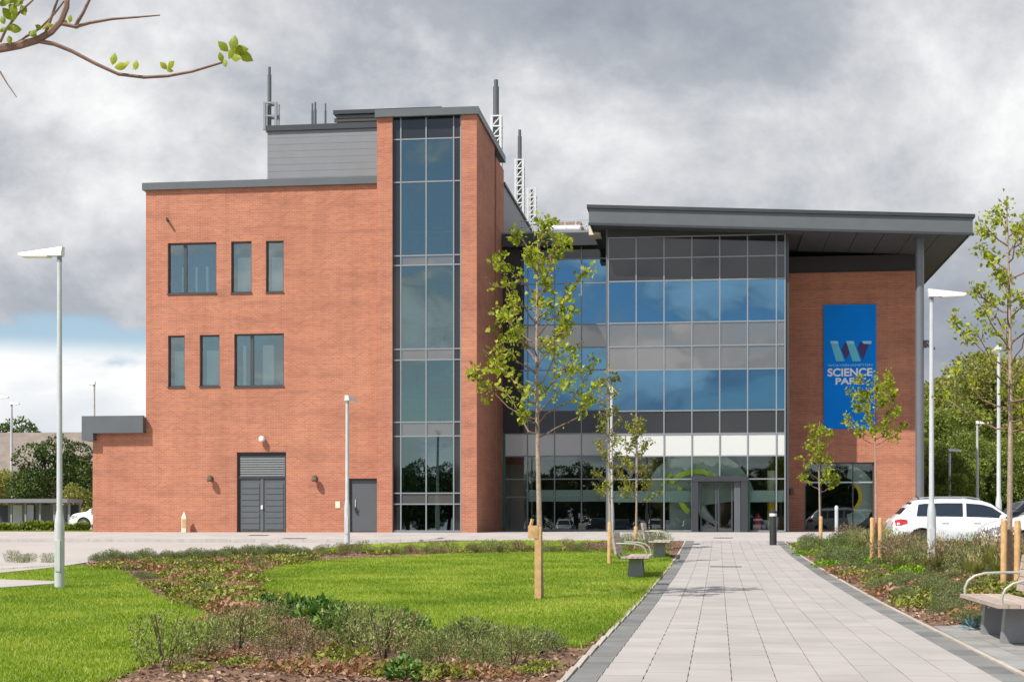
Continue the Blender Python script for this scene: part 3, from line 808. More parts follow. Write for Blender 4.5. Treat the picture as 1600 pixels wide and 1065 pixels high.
def sgl_door():
    x0, x1, z0, z1 = dh[1]; yd = YB+.12
    d = MB().box(x0+.002, x0+.07, yd-.02, yd+.10, z0+.02, z1-.002).box(x1-.07, x1-.002, yd-.02, yd+.10, z0+.02, z1-.002).box(x0+.07, x1-.07, yd-.02, yd+.10, z1-.08, z1-.002).build('service_door', 'dark_metal', B)
    MB().box(x0+.075, x1-.075, yd+.02, yd+.08, z0+.03, z1-.085).build('door_leaf', 'door_grey', d)
    MB().box(x0+.22, x0+.30, yd-.03, yd+.018, z0+.92, z0+1.0).box(x0+.20, x0+.36, yd-.06, yd-.032, z0+.94, z0+.975).tube([(x0+.30, yd-.02, z0+.86), (x0+.30, yd-.02, z0+.80)], .05, 8).build('handle', 'black_plastic', d)
    MB().box(x0+.24, x0+.27, yd-.02, yd+.018, z0+1.05, z0+1.35).build('lock_plate', 'galvanised', d)
sgl_door()
# wall fittings
def bulkhead(px, py, Y=YB):
    p = at(px, py, Y)
    f = MB().box(p.x-.05, p.x+.05, Y-.05, Y+.0-.002, p.z-.10, p.z+.10).tube([(p.x, Y-.05, p.z+.05), (p.x, Y-.18, p.z+.05)], .03, 8).lathe([(.03, .16), (.09, .13), (.13, .02), (.14, -.06), (.10, -.11)], (p.x, Y-.24, p.z), 14).build('wall_lamp', 'twig_brown', B, True)
bulkhead(331, 748); bulkhead(494, 748); 
p = at(411, 686, YB)
MB().lathe([(.06, -.10), (.12, -.08), (.13, .04), (.08, .12)], (p.x, YB-.16, p.z), 14).box(p.x-.05, p.x+.05, YB-.10, YB-.002, p.z-.05, p.z+.08).build('security_lamp', 'lamp_white', B, True)
p = at(263, 345, YB)
MB().tube([(p.x-.05, YB-.002, p.z+.1), (p.x-.02, YB-.16, p.z+.08)], .025, 6).tube([(p.x-.04, YB-.06, p.z+.08), (p.x+.08, YB-.26, p.z-.06)], .05, 8).build('camera_bracket', 'black_plastic', B)
p = at(528, 788, YB)
MB().box(p.x-.10, p.x+.10, YB-.03, YB-.002, p.z-.14, p.z+.14).build('call_plate', 'cream', B)

# ---------------- main glass front
ZS_L, ZS_R = None, None
xc0, xc1 = X_(920, YC), X_(1520, YC)
zc0, zc1 = Z_(920, 320, YC), Z_(1520, 335, YC)
def ztop(x): return zc0 + (zc1-zc0)*(x-xc0)/(xc1-xc0)
FH = .74
def zsof(x): return ztop(x) - FH
rcols = [X_(p, YG2) for p in (950.5, 994, 1037.5, 1081, 1124.5, 1168, 1213, 1226.5)]
rpx = [831, 748, 712, 677, 641, 577, 540, 503, 437.5, 402]
rrow = [max(.05, Z_(1090, p, YG2)) for p in rpx]
rrow.append(zsof(rcols[-1])-.02)
rm = ['glass_clear', 'glass_clear', 'spandrel_white', 'spandrel_dark', 'glass_vision', 'spandrel', 'spandrel', 'glass_vision', 'spandrel_dark', 'spandrel_dark']  # top two rows: canopy shade put into the colour as darker spandrels
DOOR_C = (3, 4)
cwr = curtain('entrance_glazing', YG2, rcols, rrow, rm, rrow[0], skip={(3, 0), (4, 0)})
MB().hexa([(rcols[0]-.03, YG2, rrow[-1]), (rcols[-1]+.03, YG2, rrow[-1]), (rcols[-1]+.03, YG2+.12, rrow[-1]), (rcols[0]-.03, YG2+.12, rrow[-1])],
          [(rcols[0]-.03, YG2, zsof(rcols[0])), (rcols[-1]+.03, YG2, zsof(rcols[-1])+.02), (rcols[-1]+.03, YG2+.12, zsof(rcols[-1])+.02), (rcols[0]-.03, YG2+.12, zsof(rcols[0]))]).build('glazing_head', 'dark_metal', B)
lcols = [X_(p, YG1) for p in (787.5, 824.5, 866.5, 908.5, 951)]
lpx = [832, 776, 748, 712, 677, 641, 578, 543, 507, 443, 405, 384]
lrow = [max(.05, Z_(880, p, YG1)) for p in lpx]
lm = ['glass_clear', 'glass_clear', 'glass_clear', 'spandrel_white', 'spandrel_dark', 'glass_vision', 'glass_vision', 'spandrel', 'glass_vision', 'glass_vision', 'spandrel_dark']
sk = {(0, r) for r in range(4, 11)}
cwl = curtain('lobby_glazing', YG1, lcols, lrow, lm, lrow[0], skip=sk)
# upper corner next to the tower: dark clad strip and narrow pane
xa = X_(813, YG1)
MB().box(xs1-.01, xa, YG1-.06, YG1+.02, lrow[4]+.03, lrow[-1]).build('dark_panel', 'dark_cladding', B)
for r in range(4, 11):
    MB().box(xa+.02, lcols[1]-.03, YG1+.012, YG1+.03, lrow[r]+.03, lrow[r+1]-.03).build('pane', lm[r], cwl)
MB().box(xs1+.0, xs1+.11, YG1-.12, YG1+.02, 0, lrow[4]).build('green_post', 'green_frame', B)
# returns of the glass box
MB().box(rcols[0]-.10, rcols[0]-.03, YG2+.0, YG1+.1, 0, zsof(rcols[0])-.01).build('glazing_return', 'grey_metal', B)
MB().box(rcols[-1]+.03, rcols[-1]+.16, YG2+.05, YR+.1, 0, zsof(rcols[-1])-.01).build('glazing_return', 'mullion_dark', B)
# frosted manifestation band on the ground floor glass
for cw, cols, Y, pa, pb, px in ((cwl, lcols, YG1, 783, 765, 880), (cwr, rcols, YG2, 784, 766, 1090)):
    z0, z1 = Z_(px, pa, Y), Z_(px, pb, Y)
    for i, (a, b) in enumerate(zip(cols[:-1], cols[1:])):
        if cw is cwr and i in (3, 4): continue
        if cw is cwl and i == 0: continue
        MB().box(a+.04, b-.04, Y+.031, Y+.036, z0, z1).build('frosted_band', 'frosted', cw)
# low roof over the lobby
yl0 = YG1-.55
zl0, zl1 = Z_(860, 384, yl0), Z_(860, 364, yl0)
MB().box(xs1+.01, X_(952, yl0), yl0, yl0+.5, zl0, zl1).build('lobby_fascia', 'dark_metal', B)
MB().box(xs1+.01, rcols[0]+.4, yl0+.5, 80, zl0+.1, zl1-.02).build('lobby_roof', 'grey_metal', B)
MB().box(xs1+.01, X_(946, yl0), yl0+.02, 76, zl1, zl1+.08).build('lobby_coping', 'grey_metal_light', B)
rl = MB(); zr = Z_(855, 344, 71)
for i in range(9):
    xx = xs1+.5 + (rcols[0]-xs1-1.0)*i/8; rl.box(xx-.02, xx+.02, 70.98, 71.02, zl1+.081, zr)
rl.box(xs1+.4, rcols[0]-.4, 70.97, 71.03, zr-.03, zr+.02).box(xs1+.4, rcols[0]-.4, 70.98, 71.02, zr-.35, zr-.31)
rl.build('roof_rail', 'galvanised', B)
MB().tube([at(846, 358, 70), at(906, 357, 70)], .16, 12).build('duct', 'lamp_white', B, True)
a = at(853, 358, 74); b = at(908, 346, 74)
MB().box(a.x, b.x, 74, 76, zl1+.08, b.z).build('plant_unit', 'rust', B)
MB().box(a.x-.5, b.x+.6, 76.2, 78, zl1+.08, b.z+.05).build('plant_unit', 'grey_metal_light', B)

# ---------------- canopy roof
xr1_est = X_(1434, YR)
def slab_x(mb, xa, xb, ya, yb, za0, za1, zb0, zb1):
    mb.hexa([(xa, ya, za0), (xb, ya, zb0), (xb, yb, zb0), (xa, yb, za0)], [(xa, ya, za1), (xb, ya, zb1), (xb, yb, zb1), (xa, yb, za1)])
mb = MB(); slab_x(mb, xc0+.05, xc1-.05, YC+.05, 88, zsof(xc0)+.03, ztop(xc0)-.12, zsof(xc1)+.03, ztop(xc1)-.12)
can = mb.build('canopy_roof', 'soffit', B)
mb = MB(); slab_x(mb, xc0, xc1, YC, YC+.049, zsof(xc0), ztop(xc0)-.14, zsof(xc1), ztop(xc1)-.14)
slab_x(mb, xc1-.049, xc1, YC+.05, 88, zsof(xc1)-.0, ztop(xc1)-.14, zsof(xc1), ztop(xc1)-.14)
slab_x(mb, xc0, xc0+.049, YC+.05, 88, zsof(xc0)-.0, ztop(xc0)-.14, zsof(xc0), ztop(xc0)-.14)
mb.build('canopy_fascia', 'grey_metal', can)
mb = MB(); slab_x(mb, xc0-.08, xc1+.08, YC-.09, 88.1, ztop(xc0)-.135, ztop(xc0), ztop(xc1)-.135, ztop(xc1))
mb.build('canopy_coping', 'dark_metal', can)
mb = MB(); slab_x(mb, xc0-.02, xc1+.05, YC-.03, YC+.10, zsof(xc0)-.10, zsof(xc0)-.002, zsof(xc1)-.10, zsof(xc1)-.002)
mb.build('canopy_drip', 'dark_metal', can)
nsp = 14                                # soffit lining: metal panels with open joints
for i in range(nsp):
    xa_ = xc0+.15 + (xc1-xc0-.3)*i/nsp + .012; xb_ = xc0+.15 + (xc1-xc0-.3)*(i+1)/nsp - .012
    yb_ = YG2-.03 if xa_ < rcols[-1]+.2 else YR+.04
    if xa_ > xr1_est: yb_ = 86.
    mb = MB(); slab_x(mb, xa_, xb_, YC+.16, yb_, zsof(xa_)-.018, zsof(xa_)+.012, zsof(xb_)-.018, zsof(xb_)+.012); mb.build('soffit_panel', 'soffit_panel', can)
p = at(931, 356, YC+2.5)
MB().box(p.x-.28, p.x+.22, YC+2.2, YC+3.2, p.z-.35, p.z+.3).build('canopy_bracket', 'cream', can)
pc = at(1437, 800, 63.2)
MB().tube([(pc.x, 63.2, -.1), (pc.x, 63.2, zsof(pc.x)+.02)], .175, 20).build('canopy_column', 'column_grey', B, True)
MB().lathe([(.26, 0), (.26, .02), (.2, .04)], (pc.x, 63.2, .002), 20).build('column_base', 'grey_metal', B, True)
p = at(1450, 541, 63.2)
MB().box(pc.x+.16, pc.x+.30, 63.1, 63.3, p.z-.05, p.z+.25).tube([(pc.x+.28, 63.2, p.z+.2), (pc.x+.52, 63.0, p.z-.15)], .09, 10).build('floodlight', 'black_plastic', B)
# right-hand brick wall with its window
xr0, xr1 = rcols[-1]+.17, X_(1434, YR)
zr1 = Z_(1330, 425, YR)
wr = R_((1257, 1366, 722, 831), YR); wr = (wr[0], wr[1], .05, wr[3])
mb = MB(); wall_holes(mb, xr0, xr1, -.2, zr1, YR, YR+.32, [wr]); mb.build('side_wall', 'brick', B)
MB().box(xr1-.3, xr1, YR+.33, 88, -.2, zr1).box(xs1, xr1, 88, 88.3, -.2, zr1).build('rear_wall', 'brick', B)
MB().box(xr0, xr1, YR+.06, YR+.30, zr1, zsof(xr1)+.0).build('clerestory_panel', 'dark_cladding', B)
MB().box(xr1-.3, xr1-.05, YR+.33, 87.9, zr1, zsof(xr1)).build('clerestory_panel', 'dark_cladding', B)
x0, x1, z0, z1 = wr; yw = YR+.1
w = MB().box(x0+.002, x0+.06, yw, yw+.1, z0, z1-.002).box(x1-.06, x1-.002, yw, yw+.1, z0, z1-.002).box(x0+.06, x1-.06, yw, yw+.1, z1-.06, z1-.002).box(x0+.06, x1-.06, yw, yw+.1, z0, z0+.06).build('lobby_window', 'mullion_dark', B)
ztr = Z_(1310, 753, YR); xmm = X_(1333, YR); xm2 = X_(1283, YR)
MB().box(x0+.06, x1-.06, yw+.005, yw+.09, ztr-.03, ztr+.03).build('transom', 'aluminium', w)
for xx in (xmm, xm2): MB().box(xx-.025, xx+.025, yw+.003, yw+.095, z0+.06, z1-.06).build('mullion', 'mullion_dark', w)
for a, b in ((x0+.06, xm2-.025), (xm2+.025, xmm-.025), (xmm+.025, x1-.06)):
    for c, d in ((z0+.06, ztr-.03), (ztr+.03, z1-.06)):
        MB().box(a, b, yw+.04, yw+.055, c, d).build('pane', 'glass_clear', w)
bulkhead(1236, 768, YR); 
# ---------------- inside the lobby and upper floors
MB().box(xs1+.02, xr1-.32, YG1+.15, 80, -.1, .03).box(rcols[0], rcols[-1], YG2+.15, YG1+.15, -.1, .03).box(rcols[-1]+.2, xr1-.32, YR+.4, YG1+.15, -.1, .03).build('lobby_floor', 'interior_floor', B)
for pz in (695, 660, 540, 505, 410):
    z = Z_(1090, pz, YG2)
    MB().box(xs1+.02, rcols[-1], YG1+.2, 80, z-.1, z+.1).box(rcols[0]+.05, rcols[-1]-.05, YG2+.2, YG1+.2, z-.1, z+.1).build('floor_slab', 'interior_wall', B)
MB().box(xr0+.1, xr1-.31, YR+.4, 80, z1+.2, z1+.4).build('floor_slab', 'interior_wall', B)
MB().box(xs1+.02, xr1-.31, 76, 76.2, .03, 12).build('partition', 'interior_dark', B)
MB().box(X_(790, 72), X_(826, 72), 72, 72.2, .03, 3.2).build('partition', 'interior_wall', B)
# circular feature wall with lime arcs
c = at(1092, 790, YG2+.3); k = 62.5/F_PX
MB().arc((c.x, c.z), 0.02, 88*k, 8, 172, YG2+.30, YG2+.34, 40).build('feature_disc', 'disc_grey', B)
MB().arc((c.x-.1, c.z+.0), 50*k, 58*k, 42, 138, YG2+.20, YG2+.24, 30).arc((c.x-.1, c.z), 60*k, 66*k, 128, 150, YG2+.20, YG2+.24, 10).build('feature_arc', 'lime', B)
c2 = at(1100, 770, YG2+.2)
MB().arc((c2.x, c2.z), 34*k, 42*k, 165, 232, YG2+.16, YG2+.195, 24).build('feature_arc', 'lime', B)
a, b = at(1046, 810, YG2+1.), at(1079, 765, YG2+1.)
MB().box(a.x, b.x, YG2+1., YG2+1.1, .03, b.z).build('partition', 'disc_grey', B)
a, b = at(1040, 826, YG2+2.), at(1080, 812, YG2+2.)
MB().box(a.x, b.x, YG2+2., YG2+2.7, .03, b.z).build('reception_counter', 'white_paint', B)
c = at(1318, 775, YR+.5)
MB().arc((c.x, c.z), 24*k, 30*k, -55, 60, YR+.40, YR+.44, 24).build('feature_arc', 'yellow', B)
MB().arc((c.x, c.z), 30*k, 52*k, -80, 80, YR+.46, YR+.5, 30).build('feature_disc', 'disc_grey', B)
p = at(1206.5, 812, (YG2+.9))
MB().tube([(p.x, (YG2+.9), .03), (p.x, (YG2+.9), Z_(1206, 735, (YG2+.9)))], .20, 18).build('lobby_column', 'cream', B, True)
MB().tube([(p.x, (YG2+.9), Z_(1206, 805, (YG2+.9))), (p.x, (YG2+.9), Z_(1206, 785, (YG2+.9)))], .205, 18, False).build('column_band', 'yellow', B, True)
# entrance doors
xd0, xd1 = X_(1080.5, YG2), X_(1168, YG2); zd = Z_(1124, 752, YG2)
yo = YG2 - .55
po = MB().box(xd0, xd0+.28, yo, YG2+.05, 0.003, zd).box(xd1-.28, xd1, yo, YG2+.05, 0.003, zd).box(xd0, xd1, yo-.02, YG2+.05, zd, zd+.22).build('entrance_portal', 'dark_metal', B)
xm = (xd0+xd1)/2 - .1
for a, b in ((xd0+.36, xm-.02), (xm+.02, xd1-.62)):
    l = MB().box(a, a+.06, yo+.2, yo+.26, .03, zd-.01).box(b-.06, b, yo+.2, yo+.26, .03, zd-.01).box(a+.06, b-.06, yo+.2, yo+.26, zd-.1, zd-.01).box(a+.06, b-.06, yo+.2, yo+.26, .03, .14).build('sliding_door', 'mullion_dark', po)
    MB().box(a+.06, b-.06, yo+.22, yo+.235, .14, zd-.1).build('pane', 'glass_clear', po)
MB().box(xd1-.56, xd1-.30, yo+.15, yo+.3, .01, zd-.005).build('door_jamb', 'grey_metal', po)
MB().box(xd1+.02, xd1+.10, yo+.3, YG2-.04, .003, zd).build('green_post', 'green_frame', B)
# sculptural bronze and white curve standing just inside
sc = MB(); pts = []
for i in range(15):
    t = i/14; q = at(1106 + 14*math.sin(t*3.0)*(-1) + 16*t*t, 770 + 48*t, YG2+.7); pts.append(q)
sc.tube(pts, [.09 + .12*math.sin(math.pi*i/14) for i in range(15)], 8)
o = sc.build('lobby_sculpture', 'white_paint', None, True); tag(o, 'curved white sculpture standing just inside the entrance doors', 'sculpture')
bx = at(1128, 830, YG2+1.6)
o = MB().lathe([(.22, 0.03), (.30, .25), (.62, .9), (.66, 1.35), (.45, 1.75), (.2, 1.9)], (bx.x, YG2+1.6, 0), 18).build('bronze_vase', 'bronze', None, True)
tag(o, 'large bronze vase on the lobby floor behind the entrance doors', 'vase')
YE = YG2 + .6
p = at(1184, 830, YE)
fe = empty('fire_extinguisher', (p.x, YE, .03)); tag(fe, 'red fire extinguisher beside the entrance doors', 'fire extinguisher')
q = Vector((p.x, YE, .03))
MB().lathe([(.14, 0), (.15, .05), (.15, .55), (.09, .66), (.04, .70)], q, 14).build('cylinder', 'red_paint', fe, True)
MB().box(q.x-.05, q.x+.05, q.y-.02, q.y+.02, q.z+.70, q.z+.76).tube([(q.x+.03, q.y, q.z+.72), (q.x+.17, q.y, q.z+.6), (q.x+.16, q.y, q.z+.3)], .014, 6).build('valve', 'black_plastic', fe)

# ---------------- banner
bn = empty('wall_banner', tuple(at(1328, 670, YR-.05)))
tag(bn, 'blue vertical banner with cyan W emblem and white lettering on brick wall', 'banner')
a, b = at(1287, 670, YR-.05), at(1369, 475, YR-.05)
MB().box(a.x, b.x, YR-.06, YR-.004, a.z, b.z).build('banner_panel', 'banner_blue', bn)
def bpoly(pts, m, name, dy):
    P3 = [at(x, y, YR-.06) for x, y in pts]
    v = [(q.x, YR-.0605-dy, q.z) for q in P3] + [(q.x, YR-.0605-dy+.0015, q.z) for q in P3]; n = len(P3)
    MB().add(v, [tuple(range(n)), tuple(reversed(range(n, 2*n)))] + [(i, (i+1) % n, n+(i+1) % n, n+i) for i in range(n)]).build(name, m, bn)
# emblem: two slanted cyan strokes, navy folds between, pale serif bars (photo pixel outline on the panel plane)
bpoly([(1298.5, 537), (1309.5, 537), (1319.5, 564), (1306.5, 564)], 'logo_cyan', 'emblem_stroke', .003)
bpoly([(1323.5, 537), (1335, 537), (1345, 564), (1332, 564)], 'logo_cyan', 'emblem_stroke', .003)
bpoly([(1319.8, 534), (1323, 537), (1328, 551), (1321.6, 562), (1314.5, 546)], 'logo_navy', 'emblem_fold', .0015)
bpoly([(1344, 533), (1351, 537), (1358, 538), (1348, 563), (1339.5, 545)], 'logo_navy', 'emblem_fold', .0015)
bpoly([(1297, 532.5), (1309, 532.5), (1310.2, 537), (1298.5, 537)], 'logo_pale', 'emblem_serif', .0045)
bpoly([(1322, 532.5), (1334, 532.5), (1335.2, 537), (1323.5, 537)], 'logo_pale', 'emblem_serif', .0045)
bpoly([(1347, 532.5), (1362, 532.5), (1361, 537), (1349.5, 537)], 'logo_pale', 'emblem_serif', .0045)
def text(s, x0, x1, y_base, y_cap, Y, m, name, parent, thick=.01):
    cu = bpy.data.curves.new(name, 'FONT'); cu.body = s; cu.size = 1; cu.offset = thick; cu.extrude = .0
    t = bpy.data.objects.new(name, cu); COL.objects.link(t)
    dg = bpy.context.evaluated_depsgraph_get(); dg.update()
    me = bpy.data.meshes.new_from_object(t.evaluated_get(dg)); bpy.data.objects.remove(t)
    co = np.array([v.co[:] for v in me.vertices]); mn, mxx = co.min(0), co.max(0)
    a, b = at(x0, y_base, Y), at(x1, y_cap, Y)
    org = ORG[parent.name]
    V = np.zeros_like(co)
    V[:, 0] = a.x + (co[:, 0]-mn[0])/(mxx[0]-mn[0])*(b.x-a.x) - org.x
    V[:, 2] = a.z + (co[:, 1]-mn[1])/(mxx[1]-mn[1])*(b.z-a.z) - org.z
    V[:, 1] = Y - org.y
    me.vertices.foreach_set('co', V.astype(np.float32).ravel()); me.update(); me.materials.clear(); me.materials.append(M[m])
    return link(name, me, parent)
text('WOLVERHAMPTON', 1293, 1363, 572.5, 568, YR-.0645, 'logo_pale', 'lettering', bn, .0)
text('SCIENCE', 1293, 1363, 588, 574.5, YR-.0645, 'text_white', 'lettering', bn, .03)
text('PARK', 1305.5, 1351, 600.5, 589.5, YR-.0645, 'text_white', 'lettering', bn, .03)

# ================================================================== LEAVES AND PLANTS
def leaf_quads(C, D, L, W, rng):
    """diamond leaves: centre-base C, direction D (unit), length L, width W"""
    n = len(C)
    R = rng.normal(size=(n, 3)); S = np.cross(D, R); S /= np.linalg.norm(S, axis=1, keepdims=True)+1e-9
    U = np.cross(S, D)
    L = np.broadcast_to(L, (n,))[:, None]; W = np.broadcast_to(W, (n,))[:, None]
    b = C; t = C + D*L; m = C + D*L*.45 + U*W*.22
    V = np.stack([b, m + S*W*.5, t, m - S*W*.5], 1).reshape(-1, 3)
    F = np.arange(4*n).reshape(-1, 4)
    return V, F
def unit(rng, n, zmin=-1., zmax=1.):
    z = rng.uniform(zmin, zmax, n); a = rng.uniform(0, 2*math.pi, n); r = np.sqrt(1-z*z)
    return np.stack([r*np.cos(a), r*np.sin(a), z], 1)
def norm(a): return a/(np.linalg.norm(a, axis=1, keepdims=True)+1e-9)
def join(parts):
    V = []; F = []; k = 0
    for v, f in parts: V.append(v); F.append(f+k); k += len(v)
    return np.concatenate(V), np.concatenate(F)

def curve_pts(p0, p1, sag, n=6, rng=None, jit=.0):
    p0, p1 = np.array(p0, float), np.array(p1, float); out = []
    for i in range(n):
        t = i/(n-1); p = p0 + (p1-p0)*t; p[2] += sag*math.sin(math.pi*t)*1.0
        if rng is not None and 0 < i < n-1: p += rng.normal(size=3)*jit
        out.append(p)
    return out

def sapling(name, loc, H, crown0, spread, seed, label, leafmat='leaf_young', n_limb=15, leaf=.10, dens=1.0, trunk_r=.045, bark='bark', lean=0., asp=.75):
    rng = np.random.default_rng(seed)
    root = empty(name, loc); tag(root, label, 'tree')
    o = np.array(loc)
    k = 8; tr = []
    for i in range(k+1):
        t = i/k
        tr.append(o + np.array([lean*t + .05*math.sin(4*t+seed)*t, .04*math.sin(3*t+1.7*seed)*t, H*t*.97]))
    def trunk_at(h):
        t = min(max(h/(H*.97), 0), 1)*k; i = min(int(t), k-1); return tr[i] + (tr[i+1]-tr[i])*(t-i)
    MB().tube(tr, [trunk_r*(1-.82*i/k) for i in range(k+1)], 8).build('trunk', bark, root, True)
    wood = MB(); LC = []; LD = []
    def twig_leaves(pts, n, s=.05):
        for _ in range(n):
            t = rng.beta(2.2, 1.2)*(len(pts)-1); i = min(int(t), len(pts)-2)
            p = pts[i] + (pts[i+1]-pts[i])*(t-i); LC.append(p + rng.normal(size=3)*s)
            d = rng.normal(size=3)*.8 + np.array([0, 0, .15]); LD.append(d)
    for j in range(n_limb):
        f = (j+.5)/n_limb
        h = crown0 + (H*.90-crown0)*f**1.15
        a = j*2.399 + rng.uniform(-.4, .4)
        ln = spread*(1.0-.62*f)*rng.uniform(.75, 1.15)
        rise = ln*(rng.uniform(.4, .8) if f < .25 else rng.uniform(.7, 1.4))
        p0 = trunk_at(h); p1 = p0 + np.array([math.cos(a)*ln, math.sin(a)*ln, rise])
        pts = curve_pts(p0, p1, -.12*ln, 6, rng, .03*ln)
        wood.tube(pts, [trunk_r*.24*(1-.75*i/5)+.003 for i in range(6)], 5)
        twig_leaves(pts[2:], int(rng.integers(5, 12)*dens))
        for q in range(rng.integers(3, 6)):
            t = rng.uniform(.35, 1.0)*5; i = min(int(t), 4); b = pts[i] + (pts[i+1]-pts[i])*(t-i)
            d = rng.normal(size=3)*.6 + np.array([math.cos(a), math.sin(a), .7]); d /= np.linalg.norm(d)
            e = b + d*rng.uniform(.2, .42)*spread*.55
            tp = curve_pts(b, e, -.02, 4, rng, .015)
            wood.tube(tp, [.007, .006, .005, .003], 4)
            # leaves in tufts toward the twig end
            twig_leaves(tp[1:], int(rng.integers(9, 19)*dens), .055)
    top = [trunk_at(H*.78), trunk_at(H*.9), tr[-1]]
    twig_leaves(top, int(30*dens), .07)
    wood.build('branches', 'twig' if bark == 'bark' else 'bark_dark', root)
    C = np.array(LC)-o; D = norm(np.array(LD)); n = len(C)
    L_ = rng.uniform(.45, 1.35, n)*leaf
    V, F = leaf_quads(C, D, L_, L_*rng.uniform(.55, .9, n), rng)
    link('crown', np_mesh('crown', V, F, leafmat), root)
    return root

def stakes(px_list, y_top, base, label, w=.10, tie_to=None, cat='tree stake', group=None):
    d = Vector(base).y / ray(px_list[0], 800)[1]
    for i, px in enumerate(px_list):
        X = atd(px, 800, d).x; zt = ZC + (HZ-y_top)/F_PX*d; g = float(zs(X, base[1]))
        lab = label if isinstance(label, str) else label[i]
        st = empty('tree_stake', (X, base[1]-.02, g)); tag(st, lab, cat, group)
        y = base[1]-.02
        MB().tube([(X, y, g-.05), (X+.01, y, zt-.03), (X+.01, y, zt)], [w/2, w/2, w/2*.8], 10).build('post', 'stake_wood', st, True)
        if tie_to is not None and i == 0:
            zz = zt-.12
            m = MB().box(min(X, tie_to)-.06, max(X, tie_to)+.07, y-.075, y-.055, zz-.035, zz+.035).box(min(X, tie_to)-.06, max(X, tie_to)+.07, y+.055, y+.075, zz-.035, zz+.035)
            m.build('strap', 'strap', st)

# ---- saplings along the path
b = G(845, 938)
sapling('sapling', tuple(b), (938-322)/F_PX*b.y*.998, 2.75, 1.25, 3, 'tall sapling in the lawn with airy lime green crown', n_limb=32, leaf=.09, dens=1.4, lean=-.08, trunk_r=.055)
st = empty('tree_stake', (b.x-.07, b.y-.10, b.z)); tag(st, 'thick timber stake with a wooden block, on the lawn by the tall sapling', 'tree stake')
zt = ZC + (HZ-815)/F_PX*b.y
MB().box(b.x-.09, b.x+.02, b.y-.16, b.y-.06, b.z-.05, zt-.08).build('post', 'stake_wood', st)
MB().box(b.x-.20, b.x-.03, b.y-.17, b.y-.055, zt-.28, zt-.06).tube([(b.x-.17, b.y-.11, zt-.10), (b.x-.13, b.y-.11, zt+.05)], .03, 6).build('block', 'stake_wood', st)
b = G(953, 882)
sapling('sapling', tuple(b), (882-562)/F_PX*b.y, 1.7, .48, 8, 'slim sapling beside the bench with sparse olive leaves', 'leaf_olive', 22, .07, 1.2, .04)
stakes([952], 815, (b.x, b.y-.1, b.z), 'timber stake of the slim sapling beside the bench', .11)
b = G(994, 860)
sapling('sapling', tuple(b), (860-640)/F_PX*b.y, 1.5, .62, 12, 'small bushy sapling behind the lawn benches', 'leaf_olive', 20, .085, 1.3, .04)
stakes([993], 822, (b.x, b.y-.1, b.z), 'timber stake of the bushy sapling behind the lawn benches', .13)
b = G(1281, 853)
sapling('sapling', tuple(b), (853-655)/F_PX*b.y, 1.75, .72, 21, 'short sapling in front of the lobby window', 'leaf_young', 18, .105, 1.0, .04)
stakes([1282], 806, (b.x, b.y-.1, b.z), 'timber stake of the short sapling before the lobby window', .12)
b = G(1369, 880)
sapling('sapling', tuple(b), (880-582)/F_PX*b.y, 3.0, .85, 33, 'sapling with bare lower twigs in front of the blue banner', 'leaf_young', 19, .10, 1.2, .035)
stakes([1362, 1374.5], 808, (b.x, b.y-.1, b.z), 'paired timber stake of the sapling before the blue banner', .11, group='paired stakes before the banner')
b = G(1577, 922)
sapling('sapling', tuple(b), (922-308)/F_PX*b.y, 2.6, 1.15, 44, 'tall sapling behind the path bench with loose green leaves', 'leaf_young', 28, .085, 1.35, .055)
stakes([1567.5, 1588], 812, (b.x, b.y-.15, b.z), 'paired timber stake of the tall sapling behind the path bench', .105, group='paired stakes behind the bench')

